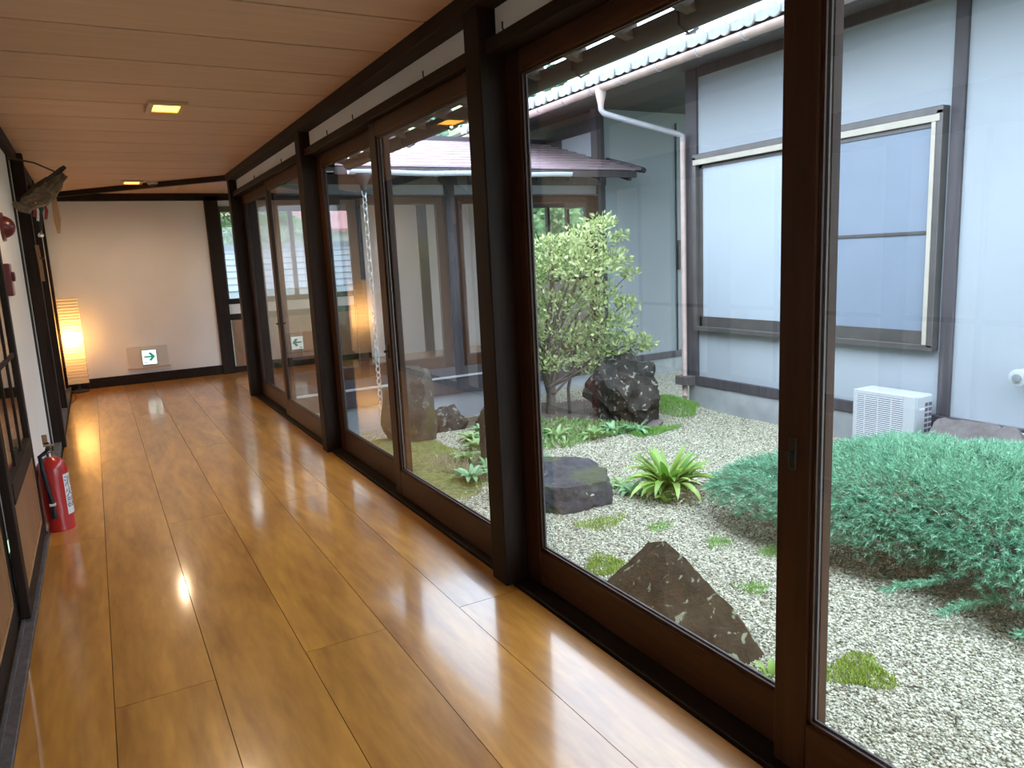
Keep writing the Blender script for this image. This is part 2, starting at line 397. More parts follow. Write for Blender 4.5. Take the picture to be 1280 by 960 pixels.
# ------------------------------------------------------------------ walls of the corridor
wl_ = empty('wall_left', (XW, 3.8, 0)); tag(wl_, 'cream plaster wall with dark posts along the corridor', 'wall', kind='structure')
box('plaster', 'plaster_in', wl_, XW-.12, XW, 4.66, YE+.1, 0, ZC+.03)
box('plaster', 'plaster_in', wl_, XW-.12, XW, Y0, 1.0, 0, ZC+.03)
box('plaster', 'plaster_in', wl_, XW-.12, XW, 1.0, 4.66, 1.9, ZC+.03)
box('plaster', 'plaster_in', wl_, XW-.16, XW-.13, 1.0, 4.66, 0, 1.9)
box('base_rail', 'grey_timber', wl_, XW, XL-.012, 4.68, YE, -.02, .05, bevel=.004)
we = box('wall_end', 'plaster_in', None, XW-.1, 1.40, YE, YE+.1, 0, ZC+.03)
tag(we, 'plain cream plaster wall closing the end of the corridor', 'wall', kind='structure')
wb = box('wall_back', 'plaster_in', None, XW-.1, 1.6, Y0-.1, Y0, 0, ZC+.03)
tag(wb, 'cream plaster wall closing the near end of the corridor', 'wall', kind='structure')
o = box('baseboard_end', 'dark_timber_h', None, XL-.06, 1.38, YE-.03, YE, -.01, .12, bevel=.004)
tag(o, 'dark wooden baseboard along the end wall', 'baseboard', kind='structure')
trim('dark lintel beam across the top of the end wall', 'dark_timber_h', XW, 3.4, YE-.07, YE+.02, 2.245, 2.34)
trim('broad dark post between the end wall and the small window', 'dark_timber', 1.37, 1.53, YE-.07, YE+.08, -.02, 2.30)
trim('dark beam under the ceiling along the left plaster wall', 'dark_timber_h', XW-.01, XL-.02, Y0, YE, 2.25, 2.34)
trim('dark post on the left plaster wall carrying the woven ornament', 'dark_timber', XW-.02, -.345, 6.93, 7.05, -.02, 2.31)
trim('slim black edge strip beside the ornament post', 'black_rubber', XW-.005, XW+.012, 6.60, 6.68, .05, 2.26)
trim('dark post on the left wall nearer the paper lantern', 'dark_timber', XW-.02, -.375, 8.75, 8.87, -.02, 2.31)
trim('dark corner post behind the paper lantern', 'dark_timber', XW-.02, -.40, 10.30, 10.42, -.02, 2.31)
trim('dark door jamb beside the red fire extinguisher', 'dark_timber', XW-.06, XL-.03, 4.52, 4.58, -.02, 2.31)
trim('dark door jamb of the panelled sliding doors behind the viewer', 'dark_timber', XW-.06, XL-.005, .95, 1.06, -.02, 2.31)
trim('dark head beam over the panelled sliding doors', 'dark_timber_h', XW-.06, XL-.01, 1.0, 4.6, 1.86, 1.97)
th = empty('trim_91', (-.42, 2.8, 0)); tag(th, 'grey worn wooden threshold under the panelled sliding doors', 'threshold', kind='structure')
box('track_bed', 'grey_timber', th, -.53, XL+.0, 1.0, 4.60, -.02, .012, bevel=.003)
for xx in (-.405, -.46, -.51): box('track_rib', 'grey_timber', th, xx-.006, xx+.006, 1.0, 4.6, .012, .022)

# panelled sliding doors on the left
def side_door(n, y0, y1, x, label):
    t = empty('door_%d' % n, (x, (y0+y1)/2, .02)); tag(t, label, 'door', kind='structure')
    T = .016
    for a in (y0, y1-.085): box('stile', 'dark_timber', t, x-T, x+T, a, a+.085, .02, 1.87, bevel=.003)
    box('bottom_rail', 'dark_timber_h', t, x-T, x+T, y0+.085, y1-.085, .02, .10, bevel=.003)
    box('middle_rail', 'dark_timber_h', t, x-T-.004, x+T+.004, y0+.085, y1-.085, .47, .56, bevel=.003)
    box('top_rail', 'dark_timber_h', t, x-T, x+T, y0+.085, y1-.085, 1.79, 1.87, bevel=.003)
    box('lower_panel', 'panel_wood', t, x-.006, x+.006, y0+.08, y1-.08, .09, .48)
    for b_ in ((y0+.085, y0+.1, .10, .47), (y1-.1, y1-.085, .10, .47), (y0+.085, y1-.085, .10, .115), (y0+.085, y1-.085, .455, .47)):
        box('bead', 'tag_wood', t, x+.004, x+.012, *b_)
    box('glass_pane', 'glass', t, x-.002, x+.002, y0+.08, y1-.08, .55, 1.8)
    for k in (1, 2): 
        yy = y0+.085+(y1-y0-.17)*k/3; box('glazing_bar', 'dark_timber', t, x-.008, x+.008, yy-.01, yy+.01, .56, 1.79)
    box('glazing_bar', 'dark_timber_h', t, x-.008, x+.008, y0+.085, y1-.085, .98, 1.0)
    return t
side_door(1, 3.40, 4.57, -.395, 'dark framed sliding door with brown lower panel beside the fire extinguisher')
side_door(2, 2.18, 3.44, -.435, 'dark framed sliding door with brown lower panel behind its neighbour, second from the fire extinguisher')
side_door(3, 1.02, 2.22, -.395, 'dark framed sliding door with brown lower panel, third from the fire extinguisher')

# ------------------------------------------------------------------ glass wall to the garden
POSTS = [-2.81, -.08, 2.65, 5.38]
def glass_door(n, s0, s1, t0, mp, label, latch=None, zt=2.105):
    """s along the wall, t inner->outer, mp maps (s,t)->(x,y)"""
    def bx(a0, a1, t0_, t1_, z0, z1):
        p, q = mp(a0, t0_), mp(a1, t1_); return (p[0], q[0], p[1], q[1], z0, z1)
    c = mp((s0+s1)/2, t0+.0175)
    t = empty('door_%d' % n, (c[0], c[1], .03)); tag(t, label, 'door', kind='structure')
    sw = .10
    for a in (s0, s1-sw): box('stile', 'door_timber', t, *bx(a, a+sw, t0, t0+.035, .016, zt), bevel=.004)
    box('bottom_rail', 'door_timber_h', t, *bx(s0+sw, s1-sw, t0, t0+.035, .016, .168), bevel=.004)
    box('top_rail', 'door_timber_h', t, *bx(s0+sw, s1-sw, t0, t0+.035, 2.025, zt), bevel=.004)
    box('glass_pane', 'glass', t, *bx(s0+sw-.01, s1-sw+.01, t0+.0155, t0+.0195, .16, 2.035))
    for tt in (t0+.007, t0+.024):
        m_ = MB()
        for q in ((s0+sw, s1-sw, tt, tt+.006, .168, .178), (s0+sw, s1-sw, tt, tt+.006, 2.017, 2.025), (s0+sw, s0+sw+.01, tt, tt+.006, .17, 2.025), (s1-sw-.01, s1-sw, tt, tt+.006, .17, 2.025)):
            m_.box(*bx(*q))
        m_.build('glazing_bead', 'door_timber' if tt < t0+.01 else 'grey_timber', t)
    if latch is not None:
        h = box('latch', 'black_metal', t, *bx(latch-.012, latch+.012, t0-.006, t0, .82, .90), bevel=.003)
        p0 = mp(latch, t0-.004); p1 = mp(latch, t0-.024)
        MB().tube([(*p0, .86), (*p1, .86)], .008, 10).build('latch_knob', 'black_metal', h)
    return t
mpA = lambda s, t: (XG+t, s)
nd = 4
names = ['behind the viewer', 'nearest bay, overlooking the juniper and gravel', 'middle bay, overlooking the tall mossy stone', 'far bay next to the corner post']
for i, y in enumerate(POSTS):
    a, b_ = y+.06, y+2.73-.06
    if i == 3: b_ = 8.28
    mid = (a+b_)/2
    if i == 1: mid = 1.19
    glass_door(nd, a, mid+.05, 0, mpA, 'brown framed sliding glass door with black latch, inner track, '+names[i], latch=mid, ); nd += 1
    glass_door(nd, mid-.05, b_, .045, mpA, 'brown framed sliding glass door without latch, outer track, '+names[i]); nd += 1
for y, nm in zip(POSTS+[8.35], ['behind the viewer', 'between the viewer bay and nearest bay', 'between the nearest and middle glass bays', 'between the middle and far glass bays', 'at the inner corner of the turn']):
    trim('dark square post '+nm, 'dark_timber', 1.355, 1.53, y-.062, y+.062, -.02, ZC+.02, bevel=.005)
ys0, ys1 = Y0, 8.41
trim('black grooved sill under the sliding glass doors', 'dark_timber_h', 1.39, 1.54, ys0, ys1, -.03, .014)
trim('dark lintel over the sliding glass doors', 'dark_timber_h', 1.385, 1.535, ys0, ys1, 2.105, 2.155)
trim('heavy dark beam where ceiling meets the glass wall', 'dark_timber_h', 1.335, 1.52, ys0, ys1, 2.268, ZC+.016)
wr = empty('wall_right', (1.47, 3.0, 2.15)); tag(wr, 'narrow cream plaster band above the glass door lintel', 'wall', kind='structure')
for i, y in enumerate(POSTS): box('plaster_band', 'plaster_in', wr, 1.43, 1.51, y+.05, (POSTS+[8.35])[i+1]-.05, 2.15, 2.272)
for k, yy in enumerate((2.45, 3.18, 4.2, 4.72, 5.15, 6.0, 7.1)):
    h = MB().tube([(1.39, yy, 2.145), (1.382, yy, 2.158), (1.382, yy, 2.18)], .0035, 6).build('wall_hook', 'black_metal', None)
    tag(h, 'small black hook standing on the lintel over the glass doors', 'hook', 'hooks along the lintel')

# ------------------------------------------------------------------ side corridor (beyond the turn, across the garden)
mpB = lambda s, t: (s, 8.47-t)
PB = [3.88, 6.13]
for n_, (a, b_, nm) in enumerate(((1.53, 3.82, 'beside the rain chain'), (3.94, 6.07, 'behind the leafy tree'))):
    mid = (a+b_)/2
    glass_door(nd, a, mid+.05, .045, mpB, 'dark sliding glass door of the side corridor, corner end, '+nm); nd += 1
    glass_door(nd, mid-.05, b_, 0, mpB, 'dark sliding glass door of the side corridor, far end, '+nm); nd += 1
for x, nm in zip(PB, ('between the two bays of the side corridor', 'where the side corridor meets the white building')):
    trim('weathered dark post '+nm, 'outer_timber', x-.06, x+.065, 8.36, 8.50, -.28, 3.25 if x > 5 else 2.30, bevel=.005)
trim('dark sill beam under the side corridor glass doors', 'outer_timber', 1.42, 6.1, 8.35, 8.51, -.30, -.10)
trim('dark grooved sill of the side corridor', 'outer_timber', 1.42, 6.1, 8.37, 8.51, -.075, .028)
trim('pale metal drip edge under the side corridor doors', 'sill_light', 1.54, 6.1, 8.335, 8.37, -.10, -.075)
trim('dark lintel over the side corridor glass doors', 'outer_timber', 1.42, 6.1, 8.355, 8.50, 2.105, 2.125)
trim('dark beam under the eave of the side corridor', 'outer_timber', 1.42, 6.2, 8.345, 8.51, 2.24, 2.345)
w2 = empty('wall_corridor', (4, 8.43, 2.1)); tag(w2, 'white plaster band over the side corridor doors', 'wall', kind='structure')
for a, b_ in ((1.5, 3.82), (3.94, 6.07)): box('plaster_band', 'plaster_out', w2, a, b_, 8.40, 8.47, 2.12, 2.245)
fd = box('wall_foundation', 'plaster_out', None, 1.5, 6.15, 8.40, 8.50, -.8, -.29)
tag(fd, 'white painted foundation under the side corridor', 'wall', kind='structure')
fd = box('wall_foundation', 'concrete', None, 1.44, 1.52, Y0, 8.45, -.6, -.03)
tag(fd, 'grey foundation under the corridor glass wall', 'wall', kind='structure')
# far wall of the side corridor, with windows
wf = empty('wall_far', (4, YE, 0)); tag(wf, 'white plaster far wall of the side corridor', 'wall', kind='structure')
box('plaster', 'plaster_in', wf, 3.36, 6.18, YE, YE+.1, 0, ZC+.02)
for a, b_, z0, z1 in ((1.53, 3.36, 2.16, ZC+.02), (6.18, 7.7, 2.16, ZC+.02), (1.53, 3.36, .78, .92), (6.18, 7.7, .0, .92)):
    box('plaster', 'plaster_in', wf, a, b_, YE, YE+.1, z0, z1)
def far_window(n, x0, x1, label):
    t = empty('window_%d' % n, ((x0+x1)/2, YE, .94)); tag(t, label, 'window', kind='structure')
    z0, z1 = .93, 2.17
    box('head', 'grey_timber', t, x0, x1, YE-.03, YE+.08, z1-.07, z1, bevel=.003); box('sill', 'dark_timber', t, x0, x1, YE-.03, YE+.08, z0-.02, z0+.05, bevel=.003)
    k = max(2, round((x1-x0)/.42))
    for j in range(k+1):
        xx = x0+(x1-x0)*j/k; box('mullion', 'grey_timber', t, xx-.025, xx+.025, YE-.02, YE+.06, z0+.05, z1-.07, bevel=.003)
    box('insect_screen', 'insect_screen', t, x0+.02, x1-.02, YE+.062, YE+.064, z0+.04, z1-.06)
    for j in range(k):
        xx = x0+(x1-x0)*j/k; box('pane', 'window_glass', t, xx+.02, xx+(x1-x0)/k-.02, YE+.02, YE+.024, z0+.04, z1-.06)
far_window(1, 1.53, 3.36, 'dark timber window with tall panes above the brown wainscot beyond the turn')
far_window(2, 6.18, 7.7, 'dark timber window behind the leafy tree, facing the wooded hill')
wn_ = empty('trim_92', (2.4, YE, 0)); tag(wn_, 'brown panelled wainscot under the window beyond the turn', 'wainscot', kind='structure')
for j in range(4): box('wainscot_board', 'panel_wood', wn_, 1.55+j*.45, 1.55+(j+1)*.45-.012, YE-.01, YE+.06, .08, .70)
box('rail', 'dark_timber', wn_, 1.53, 3.36, YE-.02, YE+.07, .70, .78, bevel=.003); box('rail', 'dark_timber', wn_, 1.53, 3.36, YE-.02, YE+.07, 0, .08, bevel=.003)
trim('dark post between far window and white wall of the side corridor', 'dark_timber', 3.32, 3.42, YE-.05, YE+.08, 0, ZC)
trim('dark post on the white far wall of the side corridor', 'dark_timber', 4.28, 4.42, YE-.04, YE+.08, 0, ZC)
trim('dark post on the far wall behind the leafy tree', 'dark_timber', 6.10, 6.22, YE-.05, YE+.08, 0, ZC)
trim('dark lintel along the far wall of the side corridor', 'dark_timber', 3.4, 7.7, YE-.05, YE+.02, 2.17, 2.24)
o = box('wall_close', 'plaster_in', None, 7.7, 7.8, YC, YE+.1, -.1, ZC+.02); tag(o, 'plaster wall closing the side corridor', 'wall', kind='structure')
# low roof of the side corridor: stepped metal courses
rf = empty('corridor_roof', (4, 8.7, 2.3)); tag(rf, 'low reddish grey metal roof with horizontal stepped courses over the side corridor', 'roof')
ye, yr, ze, zr = 7.69, 9.85, 2.36, 2.99
N = 10
for j in range(N):
    a, b_ = j/N, (j+1)/N+.012
    p = [(2.3-.25*0, ye+(yr-ye)*a, ze+(zr-ze)*a+.020), (2.3, ye+(yr-ye)*b_, ze+(zr-ze)*b_+.004), (2.3, ye+(yr-ye)*b_, ze+(zr-ze)*b_-.012), (2.3, ye+(yr-ye)*a, ze+(zr-ze)*a-.004)]
    MB().extrude(p, (6.28-2.3-.0, 0, 0)).build('roof_course', 'metal_roof', rf)
MB().extrude([(1.62, ye+.02, ze-.02), (1.62, yr, zr-.02), (1.62, yr, zr-.06), (1.62, ye+.02, ze-.06)], (4.58, 0, 0)).build('roof_deck', 'brown_soffit', rf)
MB().extrude([(1.2, yr-.02, zr+.0), (1.2, 11.0, 2.62), (1.2, 11.0, 2.58), (1.2, yr-.02, zr-.06)], (6.6, 0, 0)).build('back_slope', 'metal_roof', rf)
box('fascia', 'outer_timber', rf, 2.3, 6.2, ye+.01, ye+.05, ze-.09, ze-.01); box('ridge_cap', 'metal_dark', rf, 1.2, 6.25, yr-.08, yr+.08, zr-.01, zr+.05)
MB().extrude([(6.26, ye-.01, ze-.03), (6.26, yr, zr-.03), (6.26, yr, zr+.04), (6.26, ye-.01, ze+.03)], (.05, 0, 0)).build('rake_edge', 'metal_dark', rf)
MB().tube([(6.29, ye-.03, ze-.01), (6.29, ye+.12, ze+.03)], .035, 8).build('rake_cap', 'metal_dark', rf)
for k in range(9):
    x = 2.5+k*.45; MB().extrude([(x, ye+.05, ze-.13), (x, 8.5, ze+.11), (x, 8.5, ze+.19), (x, ye+.05, ze-.05)], (.045, 0, 0)).build('rafter', 'outer_timber', rf)
g = empty('corridor_gutter', (4, 7.62, 2.27)); tag(g, 'pale plastic gutter along the eave of the low metal roof', 'gutter')
prof = [(cos(a)*.045, sin(a)*.045) for a in np.linspace(pi, 2*pi, 9)]
mb = MB(); pts = []
xs = np.linspace(2.42, 5.15, 24)
for x in xs:
    dz = .006*sin(x*5.3)
    for (dy, dzz) in prof: pts.append((x, 7.635+dy, 2.30+dzz+dz))
    for (dy, dzz) in reversed(prof): pts.append((x, 7.635+dy*.9, 2.304+dzz*.9+dz))
k = 18
mb.add(pts, [(i*k+j, i*k+(j+1) % k, (i+1)*k+(j+1) % k, (i+1)*k+j) for i in range(len(xs)-1) for j in range(k)]).build('trough', 'gutter_clear', g, smooth=True)
for x in (3.1, 3.6, 4.3, 4.9): MB().tube([(x, 7.69, 2.33), (x, 7.66, 2.25), (x, 7.62, 2.245)], .008, 6).build('bracket', 'black_metal', g)
MB().lathe([(.022, 2.08), (.03, 2.12), (.05, 2.19), (.085, 2.24), (.085, 2.27)], (2.57, 7.635, 0), 16).build('outlet_funnel', 'gutter_dark', g, smooth=True)
# rain chain
ch = empty('rain_chain', (2.57, 7.635, -.42)); tag(ch, 'grey metal rain chain of linked loops hanging from the gutter funnel', 'chain')
lk = MB()
lk.tube([(cos(a)*.026, 0, sin(a)*.042) for a in np.linspace(0, 2*pi, 13)], .0062, 5, cap=False)
lm = lk.mesh('link', 'chain_metal', (0, 0, 0), True)
z = 2.075; k = 0
while z > -.40:
    inst('link', lm, (2.57, 7.635, z), ch, rot=(0, 0, (k % 2)*pi/2+.4)); z -= .066; k += 1
# ------------------------------------------------------------------ own roof eave over the garden side
er = empty('eave', (1.9, 3, 2.5)); tag(er, 'dark brown wooden eave with rafters over the glass wall', 'roof')
e0, e1 = Y0-.5, 8.30
MB().extrude([(1.46, e0, 2.59), (2.34, e0, 2.392), (2.34, e0, 2.44), (1.46, e0, 2.65)], (0, e1-e0, 0)).build('roof_board', 'brown_soffit', er)
k = 0
y = e0+.1
rme = MB().extrude([(1.45, 0, 2.52), (2.355, 0, 2.325), (2.355, 0, 2.392), (1.45, 0, 2.60)], (0, .055, 0)).mesh('rafter', 'brown_soffit', (1.9, 0, 2.42))
while y < e1: inst('rafter', rme, (1.9, y, 2.42), er); y += .41
MB().extrude([(1.52, e0, 2.32), (1.60, e0, 2.32), (1.60, e0, 2.54), (1.52, e0, 2.56)], (0, e1-e0, 0)).build('wall_plate', 'brown_soffit', er)
og = empty('eave_gutter', (2.37, 3, 2.25)); tag(og, 'dark gutter hung under the eave outside the glass wall', 'gutter')
mb = MB(); pr_ = [(cos(a)*.06, sin(a)*.085) for a in np.linspace(pi, 2*pi, 10)]
pts = []
for y in (e0, 7.5):
    pts += [(2.385+a, y, 2.37+c) for a, c in pr_]+[(2.385+a*.9, y, 2.37+c*.9) for a, c in reversed(pr_)]
k = 20
mb.add(pts, [(j, (j+1) % k, k+(j+1) % k, k+j) for j in range(k)]).build('trough', 'gutter_dark', og, smooth=True)
for y in np.arange(e0+.2, 7.4, .82): MB().tube([(2.32, y, 2.39), (2.33, y, 2.30), (2.385, y, 2.272), (2.44, y, 2.30)], .006, 6).build('bracket', 'black_metal', og)

# ------------------------------------------------------------------ white building across the garden
XB = 5.9
wb_ = empty('white_building', (XB, 2, -.45)); tag(wb_, 'white plastered building with dark timber frame and grey tiled eave across the garden', 'building')
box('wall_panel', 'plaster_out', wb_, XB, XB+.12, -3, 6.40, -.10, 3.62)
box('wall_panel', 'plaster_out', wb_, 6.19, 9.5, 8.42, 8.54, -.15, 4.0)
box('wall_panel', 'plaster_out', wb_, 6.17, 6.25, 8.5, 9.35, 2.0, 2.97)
box('dark_panel', 'soffit_timber', wb_, 6.165, 6.26, 8.48, 11.0, 2.97, 3.5)  # plain dark panels filling the upper wall area below the eave
box('dark_panel', 'soffit_timber', wb_, 6.165, 6.26, 9.35, 11.0, 2.3, 2.97)
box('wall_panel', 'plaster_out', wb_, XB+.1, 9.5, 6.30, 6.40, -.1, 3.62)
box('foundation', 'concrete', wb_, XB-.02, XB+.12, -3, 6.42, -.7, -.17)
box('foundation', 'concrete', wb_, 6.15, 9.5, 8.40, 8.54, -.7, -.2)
for (y0, y1) in ((3.41, 3.51), (6.27, 6.44), (-.3, -.2)): box('post', 'outer_timber', wb_, XB-.03, XB+.10, y0, y1, -.18, 3.62, bevel=.004)
box('beam', 'outer_timber', wb_, XB-.02, XB+.1, -3, 6.4, 3.14, 3.24, bevel=.004)
box('base_beam', 'outer_timber', wb_, XB-.035, XB+.1, -3, 6.4, -.19, -.085, bevel=.004)
box('base_beam', 'outer_timber', wb_, 6.15, 9.5, 8.385, 8.5, -.235, -.14, bevel=.004)
box('seam_strip', 'black_metal', wb_, 7.48, 7.50, 8.405, 8.43, -.14, 3.1); 
box('vent_box', 'metal_dark', wb_, 7.50, 7.68, 8.39, 8.43, 1.05, 1.47, bevel=.004)
# its window
wi = empty('window', (XB, 4.9, .48), parent=wb_)
y0, y1, z0, z1, xf = 3.535, 6.275, .47, 2.31, XB-.09
for q in ((y0, y1, z1-.03, z1+.03, 'frame_head'), (y0, y1, z0-.03, z0+.02, 'frame_sill'), (y0, y0+.05, z0, z1, 'frame_jamb'), (y1-.05, y1, z0, z1, 'frame_jamb')):
    box(q[4], 'sash_metal', wi, xf, XB+.02, q[0], q[1], q[2], q[3], bevel=.004)
box('head_lip', 'sash_tan', wi, xf-.01, xf+.015, y0+.02, y1-.02, z1-.085, z1-.03, bevel=.003)
box('jamb_lip', 'sash_tan', wi, xf-.006, xf+.012, y0+.05, y0+.085, z0+.02, z1-.08, bevel=.003)
ym = 4.93
def sash(a, b_, x, pane, bar):
    box('sash_stile', 'sash_metal', wi, x, x+.03, a, a+.045, z0+.02, z1-.08); box('sash_stile', 'sash_metal', wi, x, x+.03, b_-.045, b_, z0+.02, z1-.08)
    box('sash_rail', 'sash_metal', wi, x, x+.03, a, b_, z0+.02, z0+.13); box('sash_rail', 'sash_metal', wi, x, x+.03, a, b_, z1-.12, z1-.08)
    box('pane', pane, wi, x+.012, x+.018, a+.03, b_-.03, z0+.10, z1-.1)
    if bar: box('screen_bar', 'sash_metal', wi, x, x+.025, a, b_, 1.375, 1.40)
sash(y0+.05, ym+.05, xf+.02, 'screen_grey', True); sash(ym-.02, y1-.05, xf+.055, 'frosted_white', False)
# tiled roof
rt_ = empty('roof', (XB, 2, 3.3), parent=wb_)
SL = .36; ex, ez = 5.13, 3.19
MB().extrude([(ex, -3, ez), (10.5, -3, ez+SL*(10.5-ex)), (10.5, -3, ez+SL*(10.5-ex)+.06), (ex, -3, ez+.045)], (0, 14.0, 0)).build('roof_deck', 'soffit_timber', rt_)
MB().extrude([(ex+.05, -3, ez-.095), (ex+.09, -3, ez-.095), (ex+.09, -3, ez+.03), (ex+.05, -3, ez+.03)], (0, 14.0, 0)).build('fascia', 'soffit_timber', rt_)
rm = MB().extrude([(ex+.1, 0, ez-.035), (XB+.1, 0, ez-.035+SL*(XB-ex)), (XB+.1, 0, ez+.03+SL*(XB-ex)), (ex+.1, 0, ez+.03)], (0, .05, 0)).mesh('rafter', 'soffit_timber', (ex, 0, ez))
for k in range(20): inst('rafter', rm, (ex, 1.6+k*.46, ez), rt_)
MB().extrude([(ex+.06, -3, 3.115), (XB, -3, 3.235), (XB, -3, 3.255), (ex+.06, -3, 3.135)], (0, 14.0, 0)).build('soffit', 'soffit_timber', rt_)
box('soffit', 'soffit_timber', rt_, XB, 9.5, 6.4, 8.45, 3.235, 3.255)
box('soffit', 'soffit_timber', rt_, XB, 6.3, 8.45, 11, 3.235, 3.255)
TWd, TL = .272, .27
wave = lambda u: .036*math.cos(2*pi*(u-.34)) if .09 < u < .59 else -.004+.004*math.cos(4*pi*(u-.84))
us = np.linspace(0, 1, 13)
def tile(front):
    mb = MB(); top0 = [(0, u*TWd, wave(u)+.045) for u in us]; top1 = [(TL+.03, u*TWd, wave(u)+.012) for u in us]; bot = [(0, u*TWd, min(wave(u)*.4, 0)-(.052 if front else .004)) for u in us]
    if front: bot = [(0.0, u*TWd, -.03+.012*cos(2*pi*(u-.34))) for u in us]
    k = len(us); mb.add(top0+top1+bot, [(i, i+1, k+i+1, k+i) for i in range(k-1)]+[(i, 2*k+i, 2*k+i+1, i+1) for i in range(k-1)])
    if front: mb.lathe([(.062, -.016), (.070, -.008), (.066, 0), (.066, .02)], (0, TWd*.34, .018), 14, 'x')
    me = mb.mesh('roof_tile', 'kawara', (0, 0, 0), True); return me
tf, tm_ = tile(True), tile(False)
ang = -math.atan(SL)
for r_ in range(5):
    for k in range(36):
        x = ex-.07+r_*TL*cos(ang); z = ez+.045+SL*(x-ex)
        if r_ > 1 and k < 8: continue
        inst('roof_tile', tf if r_ == 0 else tm_, (x, .6+k*TWd, z), rt_, rot=(0, ang, 0))
gt = empty('gutter', (5.05, 2, 3.15), parent=wb_)
mb = MB(); pr_ = [(cos(a)*.055, sin(a)*.055) for a in np.linspace(pi*.95, 2.05*pi, 10)]
pts = []
for y in (-3, 11):
    pts += [(5.05+a, y, 3.115+c) for a, c in pr_]+[(5.05+a*.9, y, 3.115+c*.9) for a, c in reversed(pr_)]
mb.add(pts, [(j, (j+1) % 20, 20+(j+1) % 20, 20+j) for j in range(20)]).build('trough', 'gutter_copper', gt, smooth=True)
for k in range(14):
    y = 2.6+k*.55
    MB().tube([(5.05+a*1.06, y, 3.115+c*1.06) for a, c in pr_]+[(5.15, y, 3.17)], .006, 5).build('bracket', 'gutter_grey', gt)
yd = 6.86
MB().lathe([(.030, 2.89), (.032, 2.93), (.058, 3.04), (.062, 3.125)], (5.05, yd, 0), 14).build('hopper', 'gutter_copper', gt, smooth=True)
MB().tube([(5.05, yd, 2.94), (5.05, yd, 2.88), (5.07, yd-.02, 2.84), (5.14, yd-.06, 2.81), (5.78, 6.44, 2.58), (5.81, 6.42, 2.56), (5.815, 6.42, 2.50)], .031, 12).build('offset_pipe', 'gutter_grey', gt, smooth=True)
dp = MB().tube([(5.815, 6.42, 2.54), (5.815, 6.42, -.24), (5.80, 6.39, -.30), (5.76, 6.36, -.33)], .031, 12).build('downpipe', 'gutter_copper', gt, smooth=True)
box('shoe_block', 'grey_timber', gt, 5.74, 5.9, 6.30, 6.50, -.19, -.09, bevel=.004)
# air conditioner outdoor unit
ac = empty('air_conditioner', (5.58, 3.85, -.45)); tag(ac, 'white outdoor air conditioner unit with slatted grille against the white wall', 'air conditioner')
x0, x1, y0, y1, z0, z1 = 5.56, 5.80, 3.495, 4.045, -.38, .105
box('casing', 'ac_white', ac, x0+.02, x1, y0, y1, z0, z1, bevel=.012)
fr = MB()
for q in ((y0, y0+.10, z0, z1), (y1-.03, y1, z0, z1), (y0+.1, y1-.03, z1-.035, z1), (y0+.1, y1-.03, z0, z0+.035)): fr.box(x0, x0+.02, *q)
fr.build('front_frame', 'ac_white', ac, bevel=.003)
box('fan_recess', 'ac_dark', ac, x0+.008, x0+.0195, y0+.10, y1-.03, z0+.035, z1-.035)
sm = MB().box(0, .008, y0+.1, y1-.03, 0, .0085).mesh('slat', 'ac_grille', (0, y0, 0))
for k in range(24): inst('slat', sm, (x0, y0, z0+.042+k*.0172), ac)
for k in range(3): box('grille_bar', 'ac_grille', ac, x0-.002, x0+.004, y0+.20+k*.12, y0+.203+k*.12, z0+.035, z1-.035)
for r_ in range(8):
    for c_ in range(2): box('side_vent', 'ac_dark', ac, x0+.135+c_*.05, x0+.172+c_*.05, y0-.003, y0+.002, z1-.09-r_*.043, z1-.062-r_*.043)
box('handle', 'ac_grille', ac, x0+.06, x0+.13, y0-.006, y0+.002, z1-.12, z1-.10, bevel=.003)
for yy in (y0+.08, y1-.08): box('foot', 'concrete', ac, x0-.01, x1+.01, yy-.04, yy+.04, -.47, z0)
# pipes on the wall
pv = empty('wall_vent_pipe', (5.8, 2.85, .29)); tag(pv, 'white round pipe end with a grey plug sticking out of the white wall', 'pipe')
MB().lathe([(.058, .22), (.058, .03), (.062, .02), (.062, 0), (.05, -.004)], (5.70, 2.83, .325), 20, 'x').build('pipe', 'pipe_white', pv, smooth=True)
MB().lathe([(.030, -.0), (.030, -.012), (.02, -.014)], (5.695, 2.83, .325), 14, 'x').build('plug', 'pipe_core', pv, smooth=True)
MB().tube([(5.83, 2.80, .36), (5.86, 2.70, .39), (5.88, 2.4, .40)], .03, 10).build('branch', 'pipe_core', pv, smooth=True)
for k, (zz, xx) in enumerate(((-.125, 5.80), (-.172, 5.81), (-.22, 5.795))):
    p = MB().tube([(xx+.02, 3.36, zz+.0), (xx, 3.30, zz+.02), (xx, 2.9, zz+.012), (xx, 1.0, zz+.0)], .019, 8).build('drain_pipe', 'pipe_white', None, smooth=True)
    tag(p, 'slim white pipe running along the base of the white wall', 'pipe', 'pipes along the wall base')

# ------------------------------------------------------------------ garden ground
GZ = -.45
def gh(x, y):
    h = GZ+.012*noise.noise(Vector((x*1.3, y*1.3, 0)))
    h += .10*math.exp(-(((x-2.2)/.8)**2+((y-6.3)/1.2)**2))       # mossy rise by the tall stone
    h += .07*math.exp(-(((x-3.9)/.8)**2+((y-6.6)/.9)**2))        # rise under the tree
    h += .10*math.exp(-(((x-5.5)/.35)**2+((y-6.6)/.45)**2))      # mound at the building corner
    h -= .17*min(1, max(0, (y-6.9)/.6))*min(1, max(0, (5.2-x)/.5))
    return h
nx, ny = 60, 130
gx = np.linspace(1.5, 7.6, nx); gy = np.linspace(-3, 8.5, ny)
V = [(x, y, gh(x, y)) for y in gy for x in gx]
F = [(j*nx+i, j*nx+i+1, (j+1)*nx+i+1, (j+1)*nx+i) for j in range(ny-1) for i in range(nx-1)]
